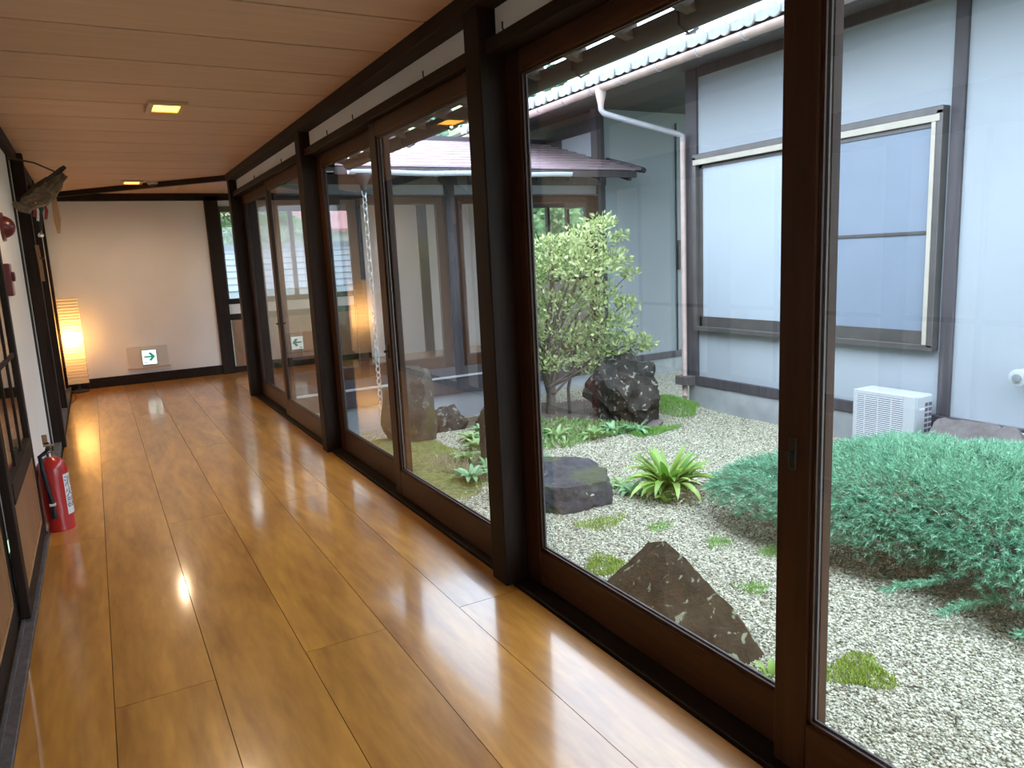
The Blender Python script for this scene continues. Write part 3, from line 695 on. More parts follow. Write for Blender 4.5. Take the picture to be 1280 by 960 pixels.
gr = bpy.data.objects.new('garden_ground', npmesh('garden_ground', V, F, 'gravel')); link(gr)
tag(gr, 'pale gravel bed of the courtyard garden', 'ground', kind='structure')
fg = box('far_ground', 'far_ground', None, -60, 90, 10.9, 160, -.7, -.5); tag(fg, 'green lawn outside the far windows', 'ground', kind='structure')
og_ = box('sky_block_ground', 'far_ground', None, -60, 90, -60, 160, -1.0, -.82); tag(og_, 'unseen plain ground added under the buildings to block sky light from below', 'ground', kind='structure')  # unseen slab, added to stop sky light leaking up past the garden
def mossy(x, y):
    a = math.exp(-(((x-2.0)/.9)**2+((y-6.2)/1.6)**2)); b_ = math.exp(-(((x-4.15)/1.1)**2+((y-7.3)/1.3)**2)); return max(a, b_)
# pebbles
octv = np.array([(1, 0, 0), (-1, 0, 0), (0, 1, 0), (0, -1, 0), (0, 0, .62), (0, 0, -.62)], np.float32)
octf = np.array([(0, 2, 4), (2, 1, 4), (1, 3, 4), (3, 0, 4), (2, 0, 5), (1, 2, 5), (3, 1, 5), (0, 3, 5)])
pv_ = []
NP = 115000
u = RNG.random((NP*2, 2)); px = 1.56+u[:, 0]**1.25*4.3; py = .9+u[:, 1]**1.25*7.2
keep = []
for i in range(NP*2):
    if len(keep) >= NP: break
    if py[i]/px[i] < .42: continue
    if mossy(px[i], py[i]) > .30+.25*RNG.random(): continue
    keep.append(i)
px, py = px[keep], py[keep]
pz = np.array([gh(a, b_) for a, b_ in zip(px, py)], np.float32)
sz = RNG.uniform(.005, .0115, len(px)); rot = RNG.uniform(0, 2*pi, len(px)); asp = RNG.uniform(.6, 1.0, len(px))
c_, s_ = np.cos(rot), np.sin(rot)
ov = octv[None]*sz[:, None, None]; ov = ov*np.stack([np.ones_like(asp), asp, np.ones_like(asp)], 1)[:, None, :]
X = ov[:, :, 0]*c_[:, None]-ov[:, :, 1]*s_[:, None]+px[:, None]; Y = ov[:, :, 0]*s_[:, None]+ov[:, :, 1]*c_[:, None]+py[:, None]; Z = ov[:, :, 2]+pz[:, None]+.002
V = np.stack([X, Y, Z], 2).reshape(-1, 3); F = (octf[None]+(np.arange(len(px))*6)[:, None, None]).reshape(-1, 3)
pb = bpy.data.objects.new('gravel', npmesh('gravel', V, F, 'pebble')); link(pb)
tag(pb, 'fine pale beige gravel covering the courtyard', 'gravel', kind='stuff')
# mossy soil patches as low skins
def skin(name, cx, cy, rx, ry, mat, label, cat, h=.02, seed=0):
    rings, seg = 14, 32; V = [(cx, cy, gh(cx, cy)+h)]; F = []
    for i in range(1, rings+1):
        t = i/rings
        for j in range(seg):
            a = 2*pi*j/seg; k = 1+.28*noise.noise(Vector((cos(a)*1.6+seed, sin(a)*1.6, seed)))
            x, y = cx+cos(a)*rx*t*k, cy+sin(a)*ry*t*k
            V.append((x, y, gh(x, y)+h*(1-t**3)-.012*(t**6)))
    for j in range(seg): F.append((0, 1+j, 1+(j+1) % seg))
    for i in range(rings-1):
        for j in range(seg): F.append((1+i*seg+j, 1+(i+1)*seg+j, 1+(i+1)*seg+(j+1) % seg, 1+i*seg+(j+1) % seg))
    o = MB().add(V, F).build(name, mat, None, smooth=True); tag(o, label, cat, kind='structure'); return o
skin('moss_ground', 2.15, 6.3, .75, 1.45, 'moss_base', 'yellow green mossy ground around the tall stone', 'ground', .018, 3)
skin('soil_ground', 4.25, 7.05, 1.2, 1.25, 'soil', 'dark leafy soil under the leafy tree', 'ground', .035, 5)

# ------------------------------------------------------------------ rocks
def rock(name, c, dims, seed, mat, label, planes=None, sub=4, rough=.05, npl=16, rz=0, pointed=0):
    rnd = random.Random(seed); bm = bmesh.new(); bmesh.ops.create_icosphere(bm, subdivisions=sub, radius=1)
    if planes is None:
        planes = []
        for k in range(npl):
            d_ = Vector((rnd.gauss(0, 1), rnd.gauss(0, 1), rnd.gauss(0, .8))).normalized(); planes.append((d_, rnd.uniform(.72, 1.0)))
    for v in bm.verts:
        d_ = v.co.normalized(); r_ = 1.25
        for n_, h in planes:
            q = n_.dot(d_)
            if q > 1e-3: r_ = min(r_, h/q)
        nzv = noise.fractal(d_*2.2+Vector((seed*3.1, 0, 0)), 1.0, 2.1, 5)
        r_ *= 1+rough*nzv*2
        p = d_*r_
        if pointed: k = 1-pointed*max(0, p.z); p.x *= k; p.y *= k
        v.co = Vector((p.x*dims[0], p.y*dims[1], p.z*dims[2]))
    me = bpy.data.meshes.new(name); bm.to_mesh(me); bm.free()
    me.polygons.foreach_set('use_smooth', [True]*len(me.polygons)); me.set_sharp_from_angle(angle=radians(32))
    me.materials.append(M[mat]); o = bpy.data.objects.new(name, me); o.location = c; o.rotation_euler[2] = rz; link(o)
    return tag(o, label, 'rock')
# pyramid stone by the glass, cut from explicit planes
def hullrock(name, pts, mat, label, seed, cuts=5, amp=.02):
    bm = bmesh.new(); vs = [bm.verts.new(p) for p in pts]; bmesh.ops.convex_hull(bm, input=vs)
    bmesh.ops.triangulate(bm, faces=bm.faces)
    for _ in range(cuts): 
        bmesh.ops.subdivide_edges(bm, edges=bm.edges, cuts=1, use_grid_fill=True)
        if _ in (0, 1): bmesh.ops.smooth_vert(bm, verts=bm.verts, factor=.07, use_axis_x=True, use_axis_y=True, use_axis_z=True)
        if len(bm.verts) > 9000: break
    c = Vector(np.array(pts).mean(0))
    for v in bm.verts:
        d_ = (v.co-c).normalized(); v.co += d_*amp*(noise.fractal(v.co*4+Vector((seed, 0, 0)), .9, 2.1, 6)+.5*abs(noise.noise(v.co*2.3)))
        v.co -= c
    me = bpy.data.meshes.new(name); bm.to_mesh(me); bm.free()
    me.polygons.foreach_set('use_smooth', [True]*len(me.polygons)); me.set_sharp_from_angle(angle=radians(35)); me.materials.append(M[mat])
    o = bpy.data.objects.new(name, me); o.location = c; link(o); return tag(o, label, 'rock')
hullrock('pyramid_stone', [(2.35, 2.87, -.12), (2.36, 2.75, -.085), (2.37, 2.52, -.17), (2.37, 2.33, -.27), (2.36, 2.20, -.35), (2.36, 2.14, -.47), (2.30, 3.24, -.50), (2.0, 3.12, -.56), (1.86, 2.7, -.56), (1.92, 2.25, -.56), (2.15, 2.08, -.56), (2.50, 2.95, -.53), (2.52, 2.4, -.53), (2.45, 2.12, -.55)], 'rock_brown', 'pointed brown stone with pale lichen spots beside the glass door', 11, 5, .022)
hullrock('flat_stone', [(2.50, 4.36, -.235), (2.72, 4.24, -.265), (3.06, 4.22, -.275), (3.22, 4.42, -.25), (3.16, 4.62, -.215), (2.95, 4.90, -.20), (2.60, 4.92, -.20), (2.40, 4.62, -.21), (2.50, 4.33, -.52), (2.72, 4.20, -.52), (3.06, 4.20, -.52), (3.26, 4.42, -.52), (3.2, 4.70, -.52), (2.95, 4.98, -.52), (2.55, 5.0, -.52), (2.38, 4.6, -.52)], 'rock_slab', 'flat grey stepping stone with a white patch on the gravel', 4, 5, .05)
rock('dark_boulder', (4.80, 6.2, -.17), (.35, .33, .35), 23, 'rock_dark', 'dark mottled boulder beside the trunk of the leafy tree', rough=.13, npl=9)
rock('tall_stone', (2.60, 6.72, -.20), (.27, .24, .46), 37, 'rock_tall', 'tall upright grey brown stone near the rain chain', rough=.06, npl=11)
rock('small_rock', (3.15, 7.15, -.40), (.20, .17, .17), 43, 'rock_dark', 'small dark rock against the white foundation', rough=.1)
rock('side_rock', (2.86, 5.55, -.25), (.15, .16, .30), 52, 'rock_tall', 'narrow upright brown rock among the broad leaved weeds', rough=.07)
rock('low_rock', (3.9, 7.3, -.36), (.35, .2, .16), 45, 'rock_dark', 'low dark rock behind the leafy tree', rough=.1)
rock('pale_boulder', (5.60, 3.12, -.24), (.19, .30, .20), 61, 'rock_pale', 'rounded pinkish grey boulder beside the air conditioner', rough=.05, npl=10)
rock('pale_boulder', (5.52, 2.72, -.26), (.17, .24, .20), 64, 'rock_pale', 'rounded pinkish grey boulder below the round wall pipe', rough=.05, npl=10)
rock('edge_boulder', (5.26, 2.36, -.22), (.17, .20, .24), 72, 'rock_dark', 'dark boulder at the end of the juniper below the wall pipes', rough=.09)
rock('pale_pebble', (4.92, 5.88, -.43), (.10, .07, .05), 75, 'rock_pale', 'small pale stone at the foot of the dark boulder', rough=.05, sub=3)

# ------------------------------------------------------------------ plants
def leaves(P, D, L, Wd, fold=.25, up=None):
    """diamond leaves: P base (n,3), D dir (n,3), L length (n), Wd width (n) -> V,F quads split into 2 tris"""
    n_ = len(P); D = D/np.linalg.norm(D, axis=1, keepdims=True)
    rv = RNG.normal(size=(n_, 3)) if up is None else up+RNG.normal(scale=.35, size=(n_, 3))
    s = np.cross(D, rv); s /= np.linalg.norm(s, axis=1, keepdims=True)+1e-9; nrm = np.cross(s, D)
    mid = P+D*(L*.5)[:, None]
    a = mid+s*(Wd*.5)[:, None]+nrm*(Wd*fold)[:, None]; c = mid-s*(Wd*.5)[:, None]+nrm*(Wd*fold)[:, None]; t = P+D*L[:, None]
    V = np.stack([P, a, t, c], 1).reshape(-1, 3); b_ = np.arange(n_)*4
    F = np.concatenate([np.stack([b_, b_+1, b_+2], 1), np.stack([b_, b_+2, b_+3], 1)])
    return V, F
def part(name, V, F, mat, parent, kind='stuff'):
    o = bpy.data.objects.new(name, npmesh(name, np.asarray(V)-np.array(wloc(parent)), F, mat)); link(o, parent)
    if kind: o['kind'] = kind
    return o
# --- juniper
JX, JY = 4.22, 2.22
jb = empty('juniper_bush', (JX, JY, GZ)); tag(jb, 'wide spreading blue green juniper bush on the gravel', 'bush')
def jsurf(a, t):                      # a angle, t radial 0..1 -> point on the mound
    k = 1+.16*sin(3*a+1.0)+.09*sin(5*a+2.2)+.05*sin(9*a)
    x = JX+cos(a)*.92*t*k; y = JY+sin(a)*1.38*t*k
    top = .085+.06*noise.noise(Vector((x*1.6, y*1.6, 3)))+.035*noise.noise(Vector((x*4.5, y*4.5, 7)))
    z = GZ+.16+(top-GZ-.16)*math.sqrt(max(0, 1-t**2.6))
    return x, y, z
NT = 15000; Pn = []; Dn = []; kind_ = []
for i in range(NT):
    a = random.uniform(0, 2*pi); t = random.random()**.48
    if random.random() < .2: t = random.uniform(.88, 1.0)
    x, y, z = jsurf(a, t)
    dep = random.random()**2*.10
    Pn.append((x-cos(a)*dep*t, y-sin(a)*dep*t, z-dep*(1.05-t*.4)))
    Dn.append((cos(a)*(.25+.9*t)+random.gauss(0, .45), sin(a)*(.25+.9*t)+random.gauss(0, .45), .75-.75*t**2+random.gauss(0, .3)))
Pn = np.array(Pn); Dn = np.array(Dn); Dn /= np.linalg.norm(Dn, axis=1, keepdims=True)
def sprays(P, D, per, ln, w, axis_len):
    k = np.repeat(np.arange(len(P)), per); t = np.tile(np.linspace(0, 1, per), len(P))
    base = P[k]+D[k]*(t*axis_len)[:, None]
    r_ = RNG.normal(size=(len(k), 3)); r_ -= D[k]*(r_*D[k]).sum(1, keepdims=True); r_ /= np.linalg.norm(r_, axis=1, keepdims=True)
    dd = D[k]*.8+r_*.8*(1.15-t*.6)[:, None]; dd /= np.linalg.norm(dd, axis=1, keepdims=True)
    L = ln*RNG.uniform(.65, 1.15, len(k)); s = np.cross(dd, RNG.normal(size=dd.shape)); s /= np.linalg.norm(s, axis=1, keepdims=True)
    V = np.stack([base-s*w, base+s*w, base+dd*L[:, None]], 1).reshape(-1, 3); return V, np.arange(len(V)).reshape(-1, 3)
V, F = sprays(Pn, Dn, 18, .036, .0023, .07); part('needles', V, F, 'juniper', jb)
Pb = []; Db = []
for i in range(1800):
    a = random.uniform(0, 2*pi); t = random.uniform(.45, .98); x, y, z = jsurf(a, t)
    Pb.append((x, y, GZ+random.uniform(.03, .16))); Db.append((cos(a)+random.gauss(0, .5), sin(a)+random.gauss(0, .5), random.gauss(-.1, .4)))
for i in range(420):
    a = random.choice((2.9, 3.4, 3.9, 4.4, 2.3))+random.gauss(0, .18); t = min(.97, max(.3, random.gauss(.72, .12))); x, y, z = jsurf(a, t)
    Pb.append((x, y, z-.02)); Db.append((cos(a)+random.gauss(0, .6), sin(a)+random.gauss(0, .6), random.gauss(.1, .4)))
Pb = np.array(Pb); Db = np.array(Db); Db /= np.linalg.norm(Db, axis=1, keepdims=True)
V, F = sprays(Pb, Db, 10, .05, .0018, .09); part('dry_needles', V, F, 'juniper_brown', jb)
for i in range(26):
    a = 2*pi*i/26+random.uniform(-.1, .1); x, y, z = jsurf(a, .86)
    p1 = Vector((JX+cos(a)*.35, JY+sin(a)*.45, GZ+.12)); p2 = Vector((x, y, GZ+.15))
    MB().tube([(JX+cos(a)*.06, JY+sin(a)*.06, GZ-.03), p1, (p1+p2)/2+Vector((0, 0, .05)), p2], [.03, .02, .014, .007], 6).build('branch', 'bark_dark', jb, smooth=True)
# low fronds by the gravel
for i, (x, y, a) in enumerate(((3.33, 1.78, 2.6), (3.42, 1.55, 2.9), (3.30, 2.02, 2.4))):
    D0 = Vector((cos(a), sin(a), -.25)).normalized(); k = 60
    t = np.linspace(0, 1, k)[:, None]; base = np.array((x+.16, y-.06, GZ+.16))+np.array(D0)*t*.28
    dd = np.tile(np.array(D0), (k, 1))+RNG.normal(scale=.35, size=(k, 3)); V, F = sprays(base, dd/np.linalg.norm(dd, axis=1, keepdims=True), 12, .026, .003, .05)
    part('low_frond', V, F, 'juniper', jb)
# --- leafy tree
TX, TY = 4.19, 6.75; TZ = gh(TX, TY)
tr_ = empty('leafy_tree', (TX, TY, TZ)); tag(tr_, 'small light green leafy tree with slender trunks in the courtyard', 'tree')
RV = np.array((.875, -.483, 0)); FV = np.array((.483, .875, 0))
pads = [(.05, 1.42, .34, .20), (.42, 1.50, .30, .20), (-.08, 1.15, .36, .24), (.38, 1.22, .38, .24), (.68, 1.28, .22, .15), (.02, .82, .38, .26), (.46, .92, .34, .24), (.20, .50, .40, .25), (.62, .60, .34, .22), (.86, .80, .16, .12), (-.18, .55, .26, .30), (.46, .22, .34, .22), (.92, .42, .22, .10), (-.02, .22, .26, .2), (.74, .36, .3, .16), (.58, 1.66, .18, .12), (.30, 1.30, .3, .2), (.80, 1.52, .10, .07), (.9, 1.12, .10, .08), (-.45, .9, .2, .2), (1.08, .33, .1, .06)]
Pn = []; Dn = []
base0 = np.array((TX, TY, 0))
for (u_, z_, rx, rz_) in pads:
    dep = random.uniform(-.28, .22); c0 = base0+RV*u_+FV*dep; rz_ *= .72; cnt = int(2500*rx*rz_/.08*.26)+30
    bp0 = Vector((TX, TY, TZ)); cc = Vector((c0[0], c0[1], z_))
    mid = Vector((TX+.1*random.uniform(-1, 1), TY+.1*random.uniform(-1, 1), TZ+(z_-TZ)*.45))
    MB().tube([Vector((TX, TY, TZ+.25)), mid, mid.lerp(cc, .6)+Vector((0, 0, .03)), cc], [.022, .016, .010, .004], 6).build('branch', 'bark', tr_, smooth=True)
    for _ in range(cnt):
        d_ = RNG.normal(size=3); d_ /= np.linalg.norm(d_); rr = RNG.random()**.45
        Pn.append(np.array((c0[0], c0[1], z_))+d_*rr*np.array((rx, rx*.95, rz_))*RNG.uniform(.85, 1.12)); Dn.append(d_*.5+np.array((0, 0, .35))+RNG.normal(scale=.45, size=3))
Pn = np.array(Pn); Dn = np.array(Dn)
V, F = leaves(Pn, Dn, RNG.uniform(.04, .07, len(Pn)), RNG.uniform(.022, .034, len(Pn)), .12); part('foliage', V, F, 'tree_leaf', tr_)
MB().tube([(TX, TY, TZ-.05), (TX+.01, TY, TZ+.25), (TX-.05, TY+.05, TZ+.6), (TX+.03, TY, TZ+1.1), (TX+.10, TY, TZ+1.7)], [.06, .048, .04, .028, .012], 10).build('trunk', 'bark', tr_, smooth=True)
MB().tube([(TX-.16, TY+.05, TZ-.05), (TX-.18, TY+.05, TZ+.3), (TX-.15, TY+.1, TZ+.8), (TX-.2, TY+.1, TZ+1.2)], [.035, .03, .022, .01], 8).build('trunk', 'bark', tr_, smooth=True)
MB().tube([(TX+.18, TY-.1, TZ-.05), (TX+.17, TY-.1, TZ+.3), (TX+.28, TY-.1, TZ+.7), (TX+.3, TY-.1, TZ+1.1)], [.02, .018, .014, .008], 8).build('trunk', 'bark_dark', tr_, smooth=True)
# --- strap leaved clump, single leaves
def strap_mesh(L, Wd, droop, seed, mat, n_=9):
    rnd = random.Random(seed); V = []; F = []; x = z = 0; a = 0
    for i in range(n_+1):
        t = i/n_; w = Wd*.5*(math.sin(pi*min(1, .12+t*.88))**.7 if t < 1 else 0)*(1 if t < .98 else .1)
        V += [(x, -w, z+w*.35), (x, 0, z), (x, w, z+w*.35)]
        ang_ = radians(72)-droop*t*1.25; x += L/n_*cos(ang_); z += L/n_*sin(ang_)
    for i in range(n_):
        b_ = i*3; F += [(b_, b_+1, b_+4, b_+3), (b_+1, b_+2, b_+5, b_+4)]
    return MB().add(V, F).mesh('leaf', mat, (0, 0, 0), True)
def clump(name, x, y, count, Ls, Ws, droops, mat, label, cat, seed, tilt=.0, group=None):
    t = empty(name, (x, y, gh(x, y))); tag(t, label, cat, group); rnd = random.Random(seed)
    ms = [strap_mesh(rnd.uniform(*Ls), rnd.uniform(*Ws), rnd.uniform(*droops), seed+k, mat) for k in range(6)]
    for k in range(count):
        a = k*2.39996+rnd.uniform(-.3, .3); r_ = rnd.uniform(.0, .035)
        inst('leaf', ms[k % 6], (x+cos(a)*r_, y+sin(a)*r_, gh(x, y)-.008), t, rot=(rnd.uniform(-.15, .15), rnd.uniform(-.22, .25), a), sc=(1, 1, 1))
    return t
clump('strap_leaf_plant', 3.56, 4.12, 78, (.30, .48), (.042, .066), (.35, 1.75), 'fern_leaf', 'bright green clump of long strap leaves on the gravel', 'plant', 5)
ad = empty('dead_leaf_litter', (3.62, 3.96, gh(3.62, 3.96))); tag(ad, 'dry brown leaf litter under the strap leaved clump', 'litter', kind='stuff')
P0 = np.stack([RNG.normal(3.62, .09, 260), RNG.normal(3.93, .07, 260), np.full(260, GZ+.01)+RNG.random(260)*.08], 1)
V, F = leaves(P0, RNG.normal(size=(260, 3))*np.array((1, 1, .4)), RNG.uniform(.04, .09, 260), RNG.uniform(.006, .016, 260)); part('litter', V, F, 'dry_stem', ad)
wl2 = [(2.46, 5.22, 'weed_mint', 'broad leaved weed beside the narrow upright rock'), (2.70, 5.36, 'weed_mint', 'pale green broad leaved weed in front of the narrow upright rock'), (3.02, 6.35, 'weed_leaf', 'tall broad leaved weed near the white foundation'), (3.25, 6.55, 'weed_mint', 'upright mint green weed beside the small dark rock'), (2.92, 6.05, 'weed_leaf', 'bushy yellow green weed at the foot of the tall stone'), (2.66, 5.70, 'weed_leaf', 'low weed between the tall stone and narrow rock'), (3.42, 6.25, 'weed_leaf', 'leafy weed between the small dark rock and the tree soil'), (3.25, 5.95, 'weed_mint', 'mint green weed behind the flat grey stone'), (2.98, 5.68, 'weed_leaf', 'yellow green weed just behind the narrow upright rock'), (3.15, 5.30, 'weed_mint', 'low mint green weed at the back edge of the flat stone')]
for i, (x, y, mt, lb) in enumerate(wl2): clump('broadleaf_weed', x, y, 30, (.09, .21), (.035, .062), (.6, 2.1), mt, lb, 'weed', 60+i*9)
clump('broadleaf_weed', 3.36, 4.30, 16, (.12, .20), (.035, .055), (1.0, 2.1), 'weed_mint', 'mint green weed beside the strap leaved clump', 'weed', 130)
clump('broadleaf_weed', 3.40, 4.50, 14, (.10, .16), (.03, .045), (1.0, 2.1), 'weed_leaf', 'small light green weed between flat stone and strap leaved clump', 'weed', 140)
clump('broadleaf_weed', 3.42, 3.98, 7, (.10, .16), (.05, .07), (.9, 1.6), 'fern_leaf', 'pale yellow leaved sprout in front of the strap leaved clump', 'weed', 150)
clump('broadleaf_weed', 2.30, 2.02, 5, (.06, .11), (.03, .04), (.9, 1.6), 'fern_leaf', 'tiny bright sprout at the foot of the pointed stone', 'weed', 160)
for i, (x, y, lb) in enumerate(((4.05, 5.75, 'low green weed in front of the leafy tree trunks'), (4.35, 5.85, 'mint green weed in front of the dark boulder'), (3.75, 5.95, 'low weed on the soil left of the tree trunks'), (4.55, 5.72, 'spreading weed at the base of the dark boulder'))):
    clump('broadleaf_weed', x, y, 18, (.12, .22), (.03, .05), (1.0, 2.1), 'weed_mint' if i % 2 else 'weed_leaf', lb, 'weed', 170+i*9)
# --- moss and grass patches: short blades nobody could count
def patch(name, cx, cy, rx, ry, n_, L, mat, label, cat, w=.004, dome=0.0):
    a = RNG.uniform(0, 2*pi, n_); r_ = np.sqrt(RNG.random(n_))*(1+.25*np.sin(3*a+cx*7))
    X_ = cx+np.cos(a)*r_*rx; Y_ = cy+np.sin(a)*r_*ry; Z_ = np.array([gh(p, q) for p, q in zip(X_, Y_)])+dome*np.clip(1-r_**2, 0, 1)
    P_ = np.stack([X_, Y_, Z_], 1); D_ = RNG.normal(scale=.55, size=(n_, 3)); D_[:, 2] = 1
    V, F = leaves(P_, D_, RNG.uniform(.5, 1.2, n_)*L, np.full(n_, w)); c = np.array((cx, cy, gh(cx, cy)))
    o = bpy.data.objects.new(name, npmesh(name, V-c, F, mat)); o.location = c; link(o); return tag(o, label, cat, kind='stuff')
patch('moss_patch', 2.62, 1.84, .14, .12, 1300, .028, 'moss_blade', 'bright yellow green moss patch on gravel below the juniper', 'moss', .006)
patch('moss_patch', 2.42, 3.34, .13, .16, 1100, .03, 'moss_blade', 'moss patch on gravel behind the pointed stone', 'moss', .006)
patch('moss_patch', 2.80, 3.92, .20, .10, 700, .028, 'moss_blade', 'thin moss patch on gravel before the flat stone', 'moss', .005)
patch('moss_patch', 2.25, 2.02, .14, .07, 420, .022, 'moss_blade', 'thin moss at the near foot of the pointed stone', 'moss', .005)
patch('grass_mound', 5.50, 6.28, .34, .30, 3600, .05, 'grass_blade', 'green grassy mound at the corner of the white building', 'grass', .006, .06)
patch('grass_mound', 4.70, 5.66, .30, .12, 1500, .05, 'grass_blade', 'strip of green grass in front of the dark boulder', 'grass', .006)
for i, (x, y, lb) in enumerate(((3.16, 3.2, 'sparse grass tuft between pointed stone and juniper'), (2.86, 2.64, 'sparse star shaped grass tuft beside the pointed stone'), (3.32, 2.92, 'sparse grass tuft at the juniper edge'), (3.05, 3.62, 'faint grass tuft on open gravel'))):
    patch('grass_tuft', x, y, .09, .07, 150, .045, 'grass_blade', lb, 'grass', .005)
patch('moss_carpet', 2.25, 6.05, .58, 1.15, 15000, .022, 'moss_blade', 'thin carpet of yellow green moss beside the tall stone', 'moss', .005)
patch('dry_weed', 2.62, 5.55, .32, .34, 900, .11, 'dry_stem', 'dry straw coloured stems among the broad leaved weeds', 'weed', .006)
patch('leaf_litter', 3.95, 6.3, .75, .65, 900, .05, 'dry_stem', 'brown leaf litter on the soil under the leafy tree', 'litter', .02)
patch('ground_cover', 3.95, 6.05, .62, .42, 1900, .07, 'weed_leaf', 'low green ground cover under the leafy tree', 'ground cover', .032)
for i, (x, y, a) in enumerate(((2.60, 1.42, .5), (2.72, 1.62, 2.4), (4.0, 4.9, .3), (4.15, 4.6, 1.2))):
    o = MB().tube([(x, y, GZ+.012), (x+cos(a)*.03, y+sin(a)*.03, GZ+.018), (x+cos(a)*.06, y+sin(a)*.06, GZ+.012)], [.002, .005, .002], 6).build('fallen_twig', 'bark_dark', None)
    tag(o, 'short dark twig lying on the gravel', 'twig', 'twigs on the gravel')

# ------------------------------------------------------------------ fire extinguisher
ex_ = empty('fire_extinguisher', (-.318, 4.66, 0)); tag(ex_, 'red fire extinguisher standing on the floor by the left wall', 'fire extinguisher')
cx, cy = -.318, 4.66
MB().lathe([(.070, .004), (.076, .010), (.076, .335), (.070, .362), (.052, .388), (.030, .402), (.024, .408)], (cx, cy, 0), 28).build('cylinder', 'extinguisher_red', ex_, smooth=True)
MB().lathe([(.077, 0), (.078, .012), (.0765, .02)], (cx, cy, 0), 28).build('foot_ring', 'extinguisher_red', ex_, smooth=True)
vb = MB().lathe([(.020, .40), (.020, .43), (.015, .435), (.015, .455)], (cx, cy, 0), 14).build('valve', 'chrome', ex_, smooth=True)
MB().box(cx-.012, cx+.012, cy-.075, cy+.03, .452, .462).build('carry_handle', 'black_metal', vb, bevel=.003)
MB().extrude([(cx-.010, cy-.08, .492), (cx-.010, cy+.025, .470), (cx-.010, cy+.025, .478), (cx-.010, cy-.08, .502)], (.02, 0, 0)).build('squeeze_lever', 'black_metal', vb)
MB().tube([(cx-.02, cy-.01, .47), (cx+.03, cy-.01, .47)], .005, 8).build('safety_pin', 'brass_tan', vb)
box('seal_tag', 'tag_wood', vb, cx-.02, cx+.004, cy-.03, cy-.024, .48, .535)
MB().tube([(cx-.015, cy-.015, .435), (cx-.04, cy-.06, .425), (cx-.035, cy-.088, .37), (cx-.022, cy-.090, .25), (cx-.012, cy-.088, .14)], .011, 10).build('hose', 'black_rubber', ex_, smooth=True)
MB().lathe([(.009, .14), (.013, .10), (.015, .085)], (cx-.012, cy-.088, 0), 12).build('nozzle', 'black_rubber', ex_, smooth=True)
box('hose_clip', 'gauge_white', ex_, cx-.028, cx+.002, cy-.102, cy-.074, .155, .168, bevel=.002)
MB().lathe([(.018, 0), (.018, .012)], (cx-.075, cy-.03, .33), 12, 'x').build('wall_clip', 'black_rubber', ex_, smooth=True)
def curved(a0, a1, z0, z1, r_, mat, name, parent, nseg=10):
    V = []; F = []
    for i in range(nseg+1):
        a = a0+(a1-a0)*i/nseg
        for z in (z0, z1): V.append((cx+cos(a)*r_, cy+sin(a)*r_, z))
    for i in range(nseg): F.append((2*i, 2*i+2, 2*i+3, 2*i+1))
    return MB().add(V, F).build(name, mat, parent)
lb = curved(-.85, .05, .085, .31, .0766, 'gauge_white', 'label_plate', ex_)
tc_ = bpy.data.curves.new('glyphs', 'FONT'); tc_.body = '消\n火\n器'; tc_.size = .062; tc_.space_line = .95; tc_.align_x = 'CENTER'
to = bpy.data.objects.new('tmp', tc_); COL.objects.link(to); bpy.context.view_layer.update()
tme = bpy.data.meshes.new_from_object(to.evaluated_get(bpy.context.evaluated_depsgraph_get())); bpy.data.objects.remove(to)
if len(tme.vertices) > 3:
    co = np.array([v.co[:] for v in tme.vertices]); co[:, 1] -= co[:, 1].max(); r_ = .0772; a = -.45+co[:, 0]/r_
    for v, (A_, Y_) in zip(tme.vertices, zip(a, co[:, 1])): v.co = (cos(A_)*r_, sin(A_)*r_, .298+Y_)
    tme.materials.clear(); tme.materials.append(M['glyph_black']); inst('lettering', tme, (cx, cy, 0), lb)
# ------------------------------------------------------------------ paper lantern
ln = empty('paper_lantern', (-.283, 10.20, 0)); tag(ln, 'tall glowing paper floor lantern in the corner by the end wall', 'lamp')
lx, ly, hw = -.283, 10.20, .108
MB().lathe([(.10, 0), (.10, .018), (.03, .03), (.012, .04), (.012, .14)], (lx, ly, 0), 24).build('base', 'black_metal', ln, smooth=True)
sh = MB()
zz = np.linspace(.115, 1.13, 30)
ringp = lambda r_: [(-r_, -r_), (r_, -r_), (r_, r_), (-r_, r_)]
V = []; F = []
for i, z in enumerate(zz):
    for j, w_ in ((0, hw), (1, hw-.004)):
        if j == 1 and i == len(zz)-1: continue
        V += [(lx+a, ly+b_, z+(0 if j == 0 else (zz[1]-zz[0])/2)) for a, b_ in ringp(w_)]
nr = len(V)//4
F = [(i*4+j, i*4+(j+1) % 4, (i+1)*4+(j+1) % 4, (i+1)*4+j) for i in range(nr-1) for j in range(4)]
shade = sh.add(V, F).build('paper_shade', 'lantern_paper', ln)
for z in zz[::2]:
    mb = MB()
    for j in range(4):
        p, q = ringp(hw+.001)[j], ringp(hw+.001)[(j+1) % 4]; mb.tube([(lx+p[0], ly+p[1], z), (lx+q[0], ly+q[1], z)], .0016, 4)
    mb.build('rib', 'brass_tan', shade)
mb = MB()
for sx_, sy_ in ((-1, -1), (1, -1), (1, 1), (-1, 1)): mb.tube([(lx+sx_*.1, ly+sy_*.1, .02), (lx+sx_*hw, ly+sy_*hw, .115)], .003, 5)
mb.build('wire_stand', 'black_metal', ln)
MB().lathe([(.012, .48), (.030, .51), (.036, .54), (.028, .57), (.008, .585)], (lx, ly, 0), 14).build('bulb', 'lantern_bulb', ln, smooth=True)
MB().tube([(lx, ly, .03), (lx, ly, .50)], .005, 6).build('stem', 'black_metal', ln)
